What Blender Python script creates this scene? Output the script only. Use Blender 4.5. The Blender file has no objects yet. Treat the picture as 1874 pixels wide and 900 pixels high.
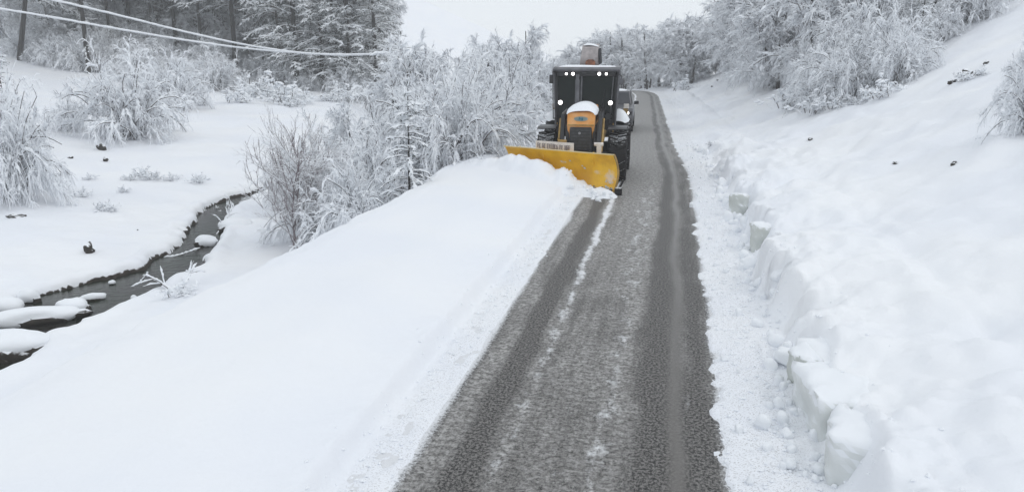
import bpy, bmesh, math, random
import numpy as np
from mathutils import Vector, Matrix

sc = bpy.context.scene
C = sc.collection
random.seed(7)

# ------------------------------------------------------------------ camera, sky, sun, exposure
F_PX, CAM_H = 1450.0, 3.4
TH = math.atan(350 / F_PX)
cam = bpy.data.cameras.new('camera')
cam.sensor_width = 36.0
cam.lens = 36.0 * F_PX / 1874.0
cam.clip_start, cam.clip_end = 0.1, 3000
camo = bpy.data.objects.new('camera', cam); C.objects.link(camo)
camo.location = (0, 0, CAM_H)
camo.rotation_euler = (math.pi / 2 - TH, 0, 0)
sc.camera = camo

SUN_EL, SUN_AZ = math.radians(50), math.radians(120)      # behind the camera, to the right; azimuth from +Y clockwise
wd = bpy.data.worlds.new('World'); sc.world = wd; wd.use_nodes = True
nt = wd.node_tree; nt.nodes.clear()
sky = nt.nodes.new('ShaderNodeTexSky'); sky.sky_type = 'NISHITA'; sky.sun_disc = False
sky.sun_elevation = SUN_EL; sky.sun_rotation = SUN_AZ
mx = nt.nodes.new('ShaderNodeMix'); mx.data_type = 'RGBA'; mx.inputs[0].default_value = 0.93
mx.inputs[7].default_value = (7.9, 8.35, 8.8, 1)
bg = nt.nodes.new('ShaderNodeBackground'); bg.inputs[1].default_value = 0.105
wo = nt.nodes.new('ShaderNodeOutputWorld')
nt.links.new(sky.outputs[0], mx.inputs[6]); nt.links.new(mx.outputs[2], bg.inputs[0]); nt.links.new(bg.outputs[0], wo.inputs[0])
sun = bpy.data.lights.new('sun', 'SUN'); sun.energy = 0.5; sun.angle = math.radians(25); sun.color = (1.0, 0.97, 0.93)
suno = bpy.data.objects.new('sun', sun); C.objects.link(suno)
sd = Vector((math.sin(SUN_AZ) * math.cos(SUN_EL), math.cos(SUN_AZ) * math.cos(SUN_EL), math.sin(SUN_EL)))
suno.rotation_euler = sd.to_track_quat('Z', 'Y').to_euler()
vs = sc.view_settings; vs.view_transform = 'Standard'; vs.look = 'None'; vs.gamma = 1; vs.exposure = 0.06
sc.cycles.volume_bounces = 3; sc.cycles.volume_step_rate = 1.0
sc.cycles.max_bounces = 9; sc.cycles.diffuse_bounces = 7; sc.cycles.glossy_bounces = 3
HAZE = 0.0017

# ------------------------------------------------------------------ geometry of the place
A = math.atan(299 * math.cos(TH) / F_PX)                    # the road runs this far to the right of the view
UX, UY = math.cos(A), -math.sin(A)
VX, VY = math.sin(A), math.cos(A)
U0 = 0.525
WATER = -2.0

def uv2xy(u, v):
    return (u + U0) * UX + v * VX, (u + U0) * UY + v * VY
def xy2uv(x, y):
    return x * UX + y * UY - U0, x * VX + y * VY

_tab = np.random.RandomState(11).rand(512, 512)
def vn(x, y, s=0):
    x = np.asarray(x, float) + s * 17.31; y = np.asarray(y, float) + s * 9.17
    xi = np.floor(x).astype(int); yi = np.floor(y).astype(int)
    fx = x - xi; fy = y - yi
    fx = fx * fx * (3 - 2 * fx); fy = fy * fy * (3 - 2 * fy)
    a = _tab[xi % 512, yi % 512]; b = _tab[(xi + 1) % 512, yi % 512]
    c = _tab[xi % 512, (yi + 1) % 512]; d = _tab[(xi + 1) % 512, (yi + 1) % 512]
    return (a * (1 - fx) + b * fx) * (1 - fy) + (c * (1 - fx) + d * fx) * fy - 0.5
def fbm(x, y, s=0, o=4):
    t = 0; a = 1.0
    for k in range(o):
        t = t + a * vn(x * 2 ** k, y * 2 ** k, s + k * 3); a *= 0.5
    return t
def ss(a, b, x):
    t = np.clip((x - a) / (b - a), 0, 1); return t * t * (3 - 2 * t)

def bend(v):
    v = np.asarray(v, float)
    w = np.clip(v - 19, 0, None)
    return -0.036 * w * ss(0, 12, w) - 0.0045 * np.clip(v - 66, 0, 60) ** 2
def dip(v):
    return -np.clip(v - 70, 0, 60) ** 2 * 0.0012

# stream centre line from the photograph's banks (x, y, half width)
STREAM = np.array([(-9.6, 3.0, 1.5), (-10.0, 9.0, 1.6), (-10.2, 13.0, 1.45), (-10.2, 15.5, 1.25), (-9.45, 17.8, 1.15), (-8.65, 19.4, .85), (-9.05, 21.6, .60),
                   (-9.95, 25.4, .58), (-10.45, 28.6, .50), (-10.30, 30.6, .32), (-9.5, 34.0, .30), (-9.0, 42.0, .4), (-10, 60, .5), (-8, 90, .5), (0, 140, .5)])
def stream_d(x, y):
    best = np.full(np.shape(x), 1e9)
    for i in range(len(STREAM) - 1):
        ax, ay, aw = STREAM[i]; bx, by, bw = STREAM[i + 1]
        dx, dy = bx - ax, by - ay
        t = np.clip(((x - ax) * dx + (y - ay) * dy) / (dx * dx + dy * dy), 0, 1)
        d = np.hypot(x - ax - t * dx, y - ay - t * dy) - (aw + t * (bw - aw))
        best = np.minimum(best, d)
    return best

# valley floor and left hillside: thin-plate surface through heights read from the photograph
CP = np.array([(-9, 2, -1.55), (-9, 14, -1.62), (-8, 19, -1.62), (-9, 26, -1.6), (-10, 31, -1.6), (-12.5, 14, -1.5), (-12, 19, -1.55), (-13, 25, -1.5), (-14, 30, -1.35),
               (-17, 18, -1.3), (-16.5, 24, -1.25), (-21, 20, -.9), (-19, 31, -.95), (-20, 40, -.5), (-14, 42, -.75), (-9, 45, -1.1), (-30, 30, .2), (-28, 45, .4),
               (-4, 60, -.9), (-12, 55, -.2), (-22, 60, .75), (-34, 60, 1.6), (-14, 70, .35), (-30, 72, 2.6), (-44, 72, 4.4), (-50, 50, 4), (-45, 25, 2.5),
               (-22, 84, 5.0), (-38, 88, 9.0), (-55, 90, 12), (-24, 105, 12), (-50, 115, 21), (-13, 82, 1.8), (-5, 80, -.6), (0, 100, -1.5), (10, 130, -3), (-14, 105, 1.5), (-8, 130, -1),
               (-80, 60, 17), (-110, 20, 20), (-110, 110, 36), (-60, 160, 34), (-20, 160, 4), (0, 200, 0), (60, 220, 0), (-60, 240, 40), (-150, 240, 60), (-150, 0, 30),
               (-12, -10, -1.4), (-40, -10, 1), (-80, -10, 10), (40, 160, -2), (-60, 320, 14), (40, 330, 2), (-170, 320, 40)], float)
def _tps(d2): return d2 * np.log(d2 + 1e-9) * .5
_n = len(CP)
_K = _tps((CP[:, None, 0] - CP[None, :, 0]) ** 2 + (CP[:, None, 1] - CP[None, :, 1]) ** 2) + np.eye(_n) * 4.0
_Pm = np.c_[np.ones(_n), CP[:, :2]]
_M = np.block([[_K, _Pm], [_Pm.T, np.zeros((3, 3))]])
_W = np.linalg.solve(_M, np.r_[CP[:, 2], 0, 0, 0])
def valley(x, y):
    z = _W[_n] + _W[_n + 1] * x + _W[_n + 2] * y
    for i in range(_n):
        z = z + _W[i] * _tps((x - CP[i, 0]) ** 2 + (y - CP[i, 1]) ** 2)
    return np.where(z > 6, 6 + 22 * np.tanh((z - 6) / 22), z)

BA, BB = (-5.02, 21.45), (-1.88, 19.62)                    # blade ends (u, v)
def Zuv(u, v):
    u = np.asarray(u, float); v = np.asarray(v, float)
    x, y = uv2xy(u, v)
    b = bend(v); t = u - b
    vbl = BB[1] + (BB[0] - u) * (BA[1] - BB[1]) / (BB[0] - BA[0])
    ahead = vbl - v                                          # >0 on the camera's side of the blade
    n1 = fbm(u * 1.1, v * .35, 1); n2 = fbm(u * 7, v * 5, 2, 3); n3 = fbm(u * .25, v * .2, 3)
    # ---- deep snow left of the cleared strip
    deep = .37 + .05 * n3 + .02 * n1
    thin = .015 + .05 * n2
    s1 = ss(.10, -.06, t + 2.60 + .08 * n2 + .05 * n1)
    edge = t + 3.08 + .07 * n1 + .05 * n2
    zl = -.06 * (1 - s1) + s1 * (thin * ss(.0, .35, -t - 2.5) + .004)
    zl = zl + (deep - thin) * (.52 * ss(.03, -.16, edge) + .48 * ss(-.1, -1.5, edge))
    cleared = -.06 + (deep + .14) * ss(.1, -.35, t + 5.25 + .22 * n1 + .08 * n2)
    zl = np.where(ahead > 0, zl, cleared)
    # ---- snow heaped by the blade
    k = np.clip((u - BA[0]) / (BB[0] - BA[0]), -.5, 1.3)
    hm = np.interp(k, [-.45, -.2, .0, .08, .18, .32, .42, .50, .56, .64, .70, .80, .92, 1.0, 1.06],
                   [.38, .52, .70, .76, .74, .72, .62, .48, .55, .50, .30, .20, .14, .11, -.06])
    fall = np.interp(k, [-.5, 0, .5, .8, 1.1], [1.1, 1.3, 1.5, 1.15, .8])
    nb = fbm(u * 4, v * 4, 8, 3)
    sh = ss(-.03, .05, ahead - .10) * ss(fall, .25, ahead)
    zm = (hm + .10 * nb + .06 * n2 + .07) * sh - .07
    zl = np.maximum(zl, np.where(k < 1.12, zm, -1))
    # ---- bank down to the stream
    crest = -6.62 + .30 * fbm(v * .5, u * .05, 4) + .10 * fbm(v * 2.2, u * .2, 5) - .25 * ss(30, 50, v)
    q = crest - t
    ze = deep + .04 - .82 * np.clip(q, 0, None) - .10 * ss(-.7, 0, q) + .10 * fbm(u * .8, v * .8, 6) * ss(0, 1.5, q)
    zv = valley(x, y) + .16 * fbm(x * .45, y * .45, 7) * ss(0, 3, q) + .05 * fbm(x * 1.7, y * 1.7, 9, 3)
    sdist = stream_d(x, y) + .40 * fbm(x * 1.1, y * 1.1, 12, 3) + .07 * fbm(x * 2.6, y * 2.6, 13, 1)
    zv = zv + (WATER + .16 + .10 * fbm(x * .9, y * .9, 15) - zv) * np.exp(-(np.clip(sdist, 0, None) / 1.5) ** 2)
    hh = np.clip(.5 + .5 * (ze - zv) / .5, 0, 1)
    zlow = zv + (ze - zv) * hh + .5 * hh * (1 - hh)
    zleft = np.where(q > -.7, np.minimum(zl + dip(v) * 0, 9), zl)
    zleft = np.where(q > 0, zlow, np.where(q > -.7, zl + (np.maximum(ze, zv) - zl) * ss(-.7, 0, q), zl))
    # stream channel
    ch = ss(.02, -.20, sdist)
    lip = .11 * np.exp(-((sdist - .28) / .22) ** 2)
    zleft = np.where((q > 0.3) & (ch > 0), zleft * (1 - ch) + (WATER - .45) * ch, zleft + lip * ss(.5, 1.5, q))
    # ---- right: ragged edge, thin churned snow, cut wall, lumpy bank, hillside
    er = t + .14 * fbm(v * 1.6, u * .6, 20) + .13 * n2 + .05 * fbm(u * 16, v * 11, 33, 2)
    crumbs = np.clip(fbm(u * 5.5, v * 4.2, 21, 3) - .12, 0, 1)
    zr = -.06 + .085 * ss(-.03, .10, er) + .03 * ss(.05, .5, er) * (1 + n2) + .16 * crumbs * ss(.15, .8, t) * ss(0.9, .6, crumbs)
    wx = .90 + .26 * fbm(v * .8, u * .5, 22, 3) + .16 * np.round(2.4 * vn(v * 1.9, u * .3, 23)) + .06 * n2 + .05 * fbm(v * 5, u * 3, 29, 2)
    wx = wx + (.95 + .3 * (wx - 1.1) - wx) * ss(8.7, 8.2, v) * ss(5.0, 5.3, v)
    hw = .40 * ss(34, 14, v) + .14 + .20 * fbm(v * 1.1, u * 1.6, 24, 3)
    lump = (.26 * fbm(u * .85, v * .8, 25, 3) + .09 * np.abs(fbm(u * 2.6, v * 2.6, 26, 3))) * ss(4.6, 1.6, t) * ss(45, 25, v)
    rise = .30 * ss(0, 1.6, t - wx) + .48 * np.clip(t - 2.6, 0, None) - .12 * ss(2.2, 4.2, t)
    lump = lump + .10 * np.abs(fbm(u * 4.5, v * 4.0, 31, 3)) * ss(3.0, 1.2, t) * ss(40, 22, v)
    up = hw + rise + lump + .05 * fbm(u * .6, v * .6, 27) + .9 * fbm(u * .09, v * .07, 28, 3) * ss(4, 12, t)
    up = hw + (up - hw) * (1 - .93 * ss(62, 112, v))
    steep = np.interp(v, [0, 22, 34, 60], [.20, .24, .7, 1.0]) * (1 + 1.6 * np.clip(fbm(v * .9, u * .2, 30, 2) + .15, 0, 1))
    zright = zr + (up - zr) * ss(0, 1, (t - wx) / steep)
    zright = zright + (18 * np.tanh(np.clip(t - 6, 0, None) * .48 / 18) - .48 * np.clip(t - 6, 0, None)) * (1 - .93 * ss(62, 112, v))
    z = np.where(t > -1.3, zright, zleft)
    return z + dip(v) * ss(-14, -7, t)

def Zxy(x, y):
    u, v = xy2uv(np.asarray(x, float), np.asarray(y, float)); return Zuv(u, v)

def ray(px, py):
    return np.array([(px - 937) / F_PX, math.cos(TH) + (450 - py) / F_PX * math.sin(TH), -math.sin(TH) + (450 - py) / F_PX * math.cos(TH)])
def hit(px, py, tmin=5):
    """where the line of sight through a point of the photograph meets the ground"""
    d = ray(px, py); d = d / d[1]
    ts = tmin * (1.004 ** np.arange(900))
    z = Zxy(d[0] * ts, ts); r = CAM_H + d[2] * ts
    i = np.nonzero(r <= z)[0]
    i = i[0] if len(i) else len(ts) - 1
    tt = ts[i]; return Vector((d[0] * tt, tt, float(z[i])))
def at(px, Y):
    """ground point at depth Y below a column of the photograph"""
    x = (px - 937) / F_PX * Y / math.cos(TH); return Vector((x, Y, float(Zxy(x, Y))))

# ------------------------------------------------------------------ materials
def mat(name, col, rough=.6, metal=0., bump=0., bscale=20., var=0., vscale=5., spec=.5, col2=None):
    m = bpy.data.materials.new(name); m.use_nodes = True
    t = m.node_tree; p = t.nodes['Principled BSDF']
    p.inputs['Base Color'].default_value = (*col, 1); p.inputs['Roughness'].default_value = rough
    p.inputs['Metallic'].default_value = metal; p.inputs['Specular IOR Level'].default_value = spec
    tc = t.nodes.new('ShaderNodeTexCoord')
    if var > 0 or col2:
        n = t.nodes.new('ShaderNodeTexNoise'); n.inputs['Scale'].default_value = vscale; n.inputs['Detail'].default_value = 6
        t.links.new(tc.outputs['Object'], n.inputs['Vector'])
        r = t.nodes.new('ShaderNodeValToRGB')
        c2 = col2 or tuple(min(1, c * (1 + var)) for c in col); c1 = col if col2 else tuple(c * (1 - var) for c in col)
        r.color_ramp.elements[0].position = .38; r.color_ramp.elements[1].position = .66
        r.color_ramp.elements[0].color = (*c1, 1); r.color_ramp.elements[1].color = (*c2, 1)
        t.links.new(n.outputs[0], r.inputs[0]); t.links.new(r.outputs[0], p.inputs['Base Color'])
    if bump > 0:
        n = t.nodes.new('ShaderNodeTexNoise'); n.inputs['Scale'].default_value = bscale; n.inputs['Detail'].default_value = 5
        t.links.new(tc.outputs['Object'], n.inputs['Vector'])
        b = t.nodes.new('ShaderNodeBump'); b.inputs['Strength'].default_value = bump; b.inputs['Distance'].default_value = .02
        t.links.new(n.outputs[0], b.inputs['Height']); t.links.new(b.outputs[0], p.inputs['Normal'])
    return m

class NT:
    def __init__(s, m): s.t = m.node_tree; s.p = s.t.nodes['Principled BSDF']
    def n(s, ty, **k):
        o = s.t.nodes.new(ty)
        for a, b in k.items(): setattr(o, a, b)
        return o
    def l(s, a, b): s.t.links.new(a, b)
    def math(s, op, a, b=None, c=None, clamp=False):
        o = s.n('ShaderNodeMath', operation=op); o.use_clamp = clamp
        for i, q in enumerate((a, b, c)):
            if q is None: continue
            if isinstance(q, (int, float)): o.inputs[i].default_value = q
            else: s.l(q, o.inputs[i])
        return o.outputs[0]
    def mix(s, f, a, b):
        o = s.n('ShaderNodeMix', data_type='RGBA')
        for i, q in ((0, f), (6, a), (7, b)):
            if isinstance(q, (int, float)): o.inputs[i].default_value = q
            elif isinstance(q, tuple): o.inputs[i].default_value = (*q, 1)
            else: s.l(q, o.inputs[i])
        return o.outputs[2]
    def noise(s, vec, scale, detail=4, rough=.5):
        o = s.n('ShaderNodeTexNoise'); o.inputs['Scale'].default_value = scale; o.inputs['Detail'].default_value = detail
        o.inputs['Roughness'].default_value = rough
        if vec is not None: s.l(vec, o.inputs['Vector'])
        return o.outputs[0]
    def ramp(s, f, a, b):   # smooth 0..1
        o = s.n('ShaderNodeMapRange', interpolation_type='SMOOTHSTEP'); o.inputs[1].default_value = a; o.inputs[2].default_value = b
        s.l(f, o.inputs[0]); return o.outputs[0]

SNOW = (.86, .88, .905)
def snow_ground():
    m = bpy.data.materials.new('ground_snow'); m.use_nodes = True; g = NT(m)
    tc = g.n('ShaderNodeTexCoord'); P = tc.outputs['Object']
    at_ = g.n('ShaderNodeAttribute', attribute_name='soil'); gr = g.n('ShaderNodeAttribute', attribute_name='grit')
    n1 = g.noise(P, .35, 4); n2 = g.noise(P, 60, 5, .65)
    c = g.mix(g.ramp(n1, .35, .7), (.835, .855, .895), (.88, .89, .905))
    # grit and slush kicked on to the churned snow beside the road
    gm = g.math('MULTIPLY', gr.outputs['Fac'], g.ramp(n2, .50, .66))
    c = g.mix(g.math('MULTIPLY', gm, .75), c, (.42, .41, .40))
    soil = g.mix(g.noise(P, 7, 5), (.012, .010, .009), (.075, .06, .048))
    sm = g.ramp(g.math('ADD', at_.outputs['Fac'], g.math('MULTIPLY', g.math('SUBTRACT', g.noise(P, 5, 4), .5), .7)), .42, .58)
    g.l(g.mix(sm, c, soil), g.p.inputs['Base Color'])
    g.p.inputs['Roughness'].default_value = .75; g.p.inputs['Specular IOR Level'].default_value = .25
    b = g.n('ShaderNodeBump'); b.inputs['Strength'].default_value = .35; b.inputs['Distance'].default_value = .03
    hgt = g.math('ADD', g.noise(P, 9, 6, .6), g.math('MULTIPLY', g.noise(P, 55, 3), g.math('ADD', .08, g.math('MULTIPLY', gr.outputs['Fac'], .6))))
    g.l(hgt, b.inputs['Height']); g.l(b.outputs[0], g.p.inputs['Normal'])
    return m

def road_mat():
    m = bpy.data.materials.new('wet_asphalt'); m.use_nodes = True; g = NT(m)
    uvn = g.n('ShaderNodeUVMap', uv_map='road'); sp = g.n('ShaderNodeSeparateXYZ'); g.l(uvn.outputs[0], sp.inputs[0])
    u, v = sp.outputs[0], sp.outputs[1]
    def vec(su, sv):
        c = g.n('ShaderNodeCombineXYZ'); g.l(g.math('MULTIPLY', u, su), c.inputs[0]); g.l(g.math('MULTIPLY', v, sv), c.inputs[1]); return c.outputs[0]
    wob = g.math('MULTIPLY', g.math('SUBTRACT', g.noise(vec(1, .5), 1.0, 4), .5), .22)
    uw = g.math('ADD', u, wob)
    def gauss(c, w, src=None):
        d = g.math('DIVIDE', g.math('SUBTRACT', src or uw, c), w)
        return g.math('EXPONENT', g.math('MULTIPLY', g.math('MULTIPLY', d, d), -1))
    grain = g.noise(vec(1, .8), 36, 4, .8); grain2 = g.noise(vec(1, .7), 22, 4, .7); streak = g.noise(vec(7, .35), 1, 5, .65); g9 = g.noise(vec(.8, 1.3), 12, 6, .8)
    blot = g.noise(vec(1, .45), 1.7, 5, .6); strk2 = g.noise(vec(22, .8), 1, 3, .6)
    # the tarmac itself: fine stones, light and dark
    base = g.mix(g.ramp(grain, .41, .61), (.010, .0095, .009), (.22, .21, .20))
    # wetness / wheel tracks make it darker, slush film makes it paler
    track = g.math('MAXIMUM', g.math('MULTIPLY', gauss(-2.13, .12), 1.15), g.math('MAXIMUM', g.math('MULTIPLY', gauss(-.56, .17), 1.0), g.math('MULTIPLY', gauss(-.16, .16), .55)))
    slush = g.math('SUBTRACT', g.math('ADD', .50, g.math('MULTIPLY', g.math('SUBTRACT', streak, .5), 1.2)), track)
    slush = g.math('ADD', slush, g.math('MULTIPLY', g.math('SUBTRACT', blot, .5), 1.5))
    slush = g.math('ADD', slush, g.math('MULTIPLY', gauss(-2.45, .15), .20))
    slush = g.math('ADD', slush, g.math('MULTIPLY', g.math('SUBTRACT', strk2, .5), .25))
    smear = g.noise(vec(4.5, .22), 1, 6, .7); slush = g.math('ADD', slush, g.math('MULTIPLY', g.math('SUBTRACT', smear, .5), 1.5))
    slush = g.math('ADD', slush, g.math('MULTIPLY', gauss(-1.25, .45), g.math('MULTIPLY', g.ramp(v, 8, 18), .38)))
    track = g.math('MULTIPLY', track, g.math('ADD', .60, g.math('MULTIPLY', g.noise(vec(5, .5), 2.2, 5, .7), .9)))
    far = g.ramp(v, 9, 34); slush = g.math('ADD', slush, g.math('MULTIPLY', far, .55)); slush = g.math('ADD', slush, g.math('MULTIPLY', gauss(-.92, .16), .32))
    sl = g.math('MULTIPLY', g.ramp(slush, -.05, .95), g.ramp(grain2, .30, .58))
    film = g.mix(g.ramp(g9, .38, .60), (.14, .133, .125), (.52, .51, .495))
    c = g.mix(g.math('MULTIPLY', sl, .85), base, film)
    smooth_track = g.math('MULTIPLY', gauss(-.36, .085), .85)
    c = g.mix(smooth_track, c, g.mix(streak, (.085, .078, .070), (.175, .163, .15)))
    # snow left in streaks between the wheel tracks
    br = g.noise(vec(2.2, 1.1), 2.2, 5, .65)
    w1 = g.math('MULTIPLY', gauss(-1.85, .085), g.math('ADD', g.math('MULTIPLY', g.ramp(v, 7, 17), .46), .25))
    w2 = g.math('MULTIPLY', gauss(-1.02, .11), g.math('MULTIPLY', g.ramp(v, 13, 8), .30))
    w3 = g.math('MULTIPLY', gauss(-1.05, .30), g.math('MULTIPLY', g.math('MULTIPLY', g.ramp(v, 9, 13), g.ramp(v, 30, 17)), .26))
    w4 = g.math('MULTIPLY', gauss(-.22, .03), .16)
    w5 = g.math('MULTIPLY', g.ramp(v, 26, 60), .05)
    ws = g.math('ADD', g.math('ADD', w1, w2), g.math('ADD', g.math('ADD', w3, w4), w5))
    ws = g.math('ADD', ws, g.math('MULTIPLY', g.math('SUBTRACT', br, .55), 1.5))
    ws = g.math('ADD', ws, g.math('MULTIPLY', g.math('SUBTRACT', grain2, .5), .7))
    wm = g.math('MULTIPLY', g.ramp(ws, .14, .62), g.math('SUBTRACT', 1, g.math('MULTIPLY', track, .85)))
    # dusting at both edges
    ed = g.math('MAXIMUM', g.ramp(uw, -.12, .16), g.ramp(uw, -2.44, -2.66))
    ed = g.math('MULTIPLY', g.ramp(g.math('ADD', ed, g.math('MULTIPLY', g.math('SUBTRACT', grain, .5), 1.6)), .45, .9), g.ramp(v, 200, 199))
    wm = g.math('MAXIMUM', wm, ed)
    g.l(g.mix(g.math('MULTIPLY', wm, .92), c, (.78, .79, .81)), g.p.inputs['Base Color'])
    r = g.math('SUBTRACT', .62, g.math('MULTIPLY', smooth_track, .35)); g.l(r, g.p.inputs['Roughness'])
    g.p.inputs['Specular IOR Level'].default_value = .4
    b = g.n('ShaderNodeBump'); b.inputs['Strength'].default_value = .6; b.inputs['Distance'].default_value = .012
    g.l(g.math('ADD', grain, g.math('MULTIPLY', wm, .9)), b.inputs['Height']); g.l(b.outputs[0], g.p.inputs['Normal'])
    return m

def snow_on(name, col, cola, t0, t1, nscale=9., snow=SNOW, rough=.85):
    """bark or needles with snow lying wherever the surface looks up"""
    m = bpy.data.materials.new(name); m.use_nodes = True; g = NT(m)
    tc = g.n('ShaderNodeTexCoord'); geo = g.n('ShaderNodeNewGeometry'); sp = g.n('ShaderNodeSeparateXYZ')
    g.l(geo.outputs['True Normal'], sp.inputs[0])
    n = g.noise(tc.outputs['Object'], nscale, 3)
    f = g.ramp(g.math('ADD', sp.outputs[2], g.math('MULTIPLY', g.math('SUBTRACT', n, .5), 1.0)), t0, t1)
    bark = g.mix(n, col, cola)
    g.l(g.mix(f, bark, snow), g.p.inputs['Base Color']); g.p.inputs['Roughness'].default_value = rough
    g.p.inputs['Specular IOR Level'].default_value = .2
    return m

M = dict(
    snow=mat('snow', SNOW, .75, bump=.25, bscale=14, spec=.25),
    packed=mat('packed_snow', (.50, .53, .50), .6, bump=.5, bscale=9, col2=(.70, .73, .70), vscale=3, spec=.3),
    twig=snow_on('frosted_twigs', (.10, .085, .09), (.32, .29, .305), -.75, -.05),
    stem=snow_on('snowy_bark', (.035, .028, .026), (.15, .125, .12), -.35, .30),
    trunk=snow_on('dark_trunk_bark', (.014, .013, .013), (.05, .045, .042), .30, .8, 5.),
    needle=snow_on('snowy_needles', (.014, .024, .021), (.05, .065, .052), .15, .62, 14.),
    bare=snow_on('bare_twigs', (.14, .115, .12), (.34, .30, .31), .0, .55, 20.),
    rock=snow_on('snowy_rock', (.02, .018, .016), (.07, .06, .05), .45, .75, 6.),
    orange=mat('hood_orange', (.72, .30, .05), .38, col2=(.74, .40, .17), vscale=4),
    tan=mat('dirty_yellow', (.34, .21, .055), .5, var=.3, vscale=7),
    black=mat('black_frame', (.014, .014, .016), .4, var=.2),
    grey=mat('grille_grey', (.045, .048, .05), .5, var=.35, vscale=9),
    steel=mat('steel', (.28, .28, .29), .35, metal=.7, var=.2),
    pillar=mat('cab_pillar_grey', (.10, .10, .11), .4, var=.25),
    rubber=snow_on('rubber', (.012, .011, .012), (.03, .028, .028), .62, 1.25, 30.),
    boom=mat('boom_grey', (.42, .38, .37), .6, var=.2, vscale=6),
    cream=mat('cream_plate', (.72, .67, .62), .5, var=.10, vscale=9),
    letter=mat('dark_lettering', (.27, .235, .235), .6),
    teal=mat('emblem_pale', (.38, .50, .50), .4), tealdark=mat('emblem_blue', (.05, .17, .23), .4),
    car=mat('grey_car_paint', (.085, .085, .095), .3, var=.15), brownrust=mat('rusty_brown', (.20, .08, .04), .7, var=.4, vscale=10),
    seat=mat('dark_seat', (.02, .02, .022), .8),
)
def yellow_mat():
    m = bpy.data.materials.new('plough_yellow'); m.use_nodes = True; g = NT(m)
    P = g.n('ShaderNodeTexCoord').outputs['Object']; sp = g.n('ShaderNodeSeparateXYZ'); g.l(P, sp.inputs[0])
    c = g.mix(g.ramp(g.noise(P, 2.2, 5), .35, .68), (.88, .52, .018), (.70, .37, .015))
    def spot(x, z, rx, rz_):
        a_ = g.math('DIVIDE', g.math('SUBTRACT', sp.outputs[0], x), rx); b_ = g.math('DIVIDE', g.math('SUBTRACT', sp.outputs[2], z), rz_)
        return g.math('EXPONENT', g.math('MULTIPLY', g.math('ADD', g.math('MULTIPLY', a_, a_), g.math('MULTIPLY', b_, b_)), -1))
    f = g.math('MAXIMUM', spot(.86, .40, .16, .20), g.math('MAXIMUM', g.math('MULTIPLY', spot(.55, .48, .22, .08), .7), g.math('MULTIPLY', spot(-.45, .66, .14, .06), .7)))
    f = g.math('MAXIMUM', f, g.math('MULTIPLY', g.ramp(sp.outputs[2], .28, .05), .55))
    f = g.ramp(g.math('ADD', f, g.math('MULTIPLY', g.math('SUBTRACT', g.noise(P, 9, 5, .65), .5), 1.3)), .40, .95)
    g.l(g.mix(g.math('MULTIPLY', f, .75), c, (.74, .62, .52)), g.p.inputs['Base Color'])
    g.p.inputs['Roughness'].default_value = .42; return m
M['yellow'] = yellow_mat()
def glass_mat():
    m = bpy.data.materials.new('tinted_glass'); m.use_nodes = True; p = m.node_tree.nodes['Principled BSDF']
    p.inputs['Base Color'].default_value = (.006, .011, .010, 1); p.inputs['Roughness'].default_value = .12
    p.inputs['Specular IOR Level'].default_value = .18
    p.inputs['Alpha'].default_value = .93
    return m
M['glass'] = glass_mat()
def lamp_mat(s):
    m = bpy.data.materials.new('lit_lamp'); m.use_nodes = True; p = m.node_tree.nodes['Principled BSDF']
    p.inputs['Base Color'].default_value = (1, 1, 1, 1); p.inputs['Emission Color'].default_value = (1, .95, .93, 1)
    p.inputs['Emission Strength'].default_value = s; return m
M['lamp'] = lamp_mat(5.0)
def water_mat():
    m = bpy.data.materials.new('stream_water'); m.use_nodes = True; g = NT(m)
    tc = g.n('ShaderNodeTexCoord'); P = tc.outputs['Object']
    c = g.mix(g.ramp(g.noise(P, .8, 5), .4, .62), (.030, .029, .026), (.016, .022, .013))
    c = g.mix(g.ramp(g.noise(P, 5, 5, .7), .60, .70), c, (.07, .075, .05))
    g.l(c, g.p.inputs['Base Color']); g.p.inputs['Roughness'].default_value = .16; g.p.inputs['Specular IOR Level'].default_value = .32
    b = g.n('ShaderNodeBump'); b.inputs['Strength'].default_value = .5; b.inputs['Distance'].default_value = .04
    g.l(g.noise(P, 4.5, 5, .6), b.inputs['Height']); g.l(b.outputs[0], g.p.inputs['Normal'])
    return m
M['ground'] = snow_ground(); M['road'] = road_mat(); M['water'] = water_mat()

# ------------------------------------------------------------------ object helpers
def mesh_np(name, V_, F_, smooth=False, mats=(), midx=None):
    me = bpy.data.meshes.new(name)
    V_ = np.asarray(V_, np.float32); F_ = np.asarray(F_, np.int32); k = F_.shape[1]
    me.vertices.add(len(V_)); me.vertices.foreach_set('co', V_.ravel())
    me.loops.add(F_.size); me.loops.foreach_set('vertex_index', F_.ravel())
    me.polygons.add(len(F_)); me.polygons.foreach_set('loop_start', np.arange(len(F_), dtype=np.int32) * k)
    me.polygons.foreach_set('loop_total', np.full(len(F_), k, np.int32))
    if midx is not None: me.polygons.foreach_set('material_index', np.asarray(midx, np.int32))
    me.polygons.foreach_set('use_smooth', np.full(len(F_), smooth))
    for m in mats: me.materials.append(m)
    me.update(calc_edges=True); return me
def link(name, me, parent=None, loc=None, rot=None):
    o = bpy.data.objects.new(name, me); C.objects.link(o)
    if parent: o.parent = parent
    if loc is not None: o.location = loc
    if rot is not None: o.rotation_euler = rot
    return o
def tag(o, label=None, cat=None, group=None, kind=None):
    if label: o['label'] = label
    if cat: o['category'] = cat
    if group: o['group'] = group
    if kind: o['kind'] = kind
    return o
def empty(name, loc, rz=0, **k):
    o = bpy.data.objects.new(name, None); C.objects.link(o); o.location = loc; o.rotation_euler = (0, 0, rz)
    o.empty_display_size = .2
    return tag(o, **k)

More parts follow.
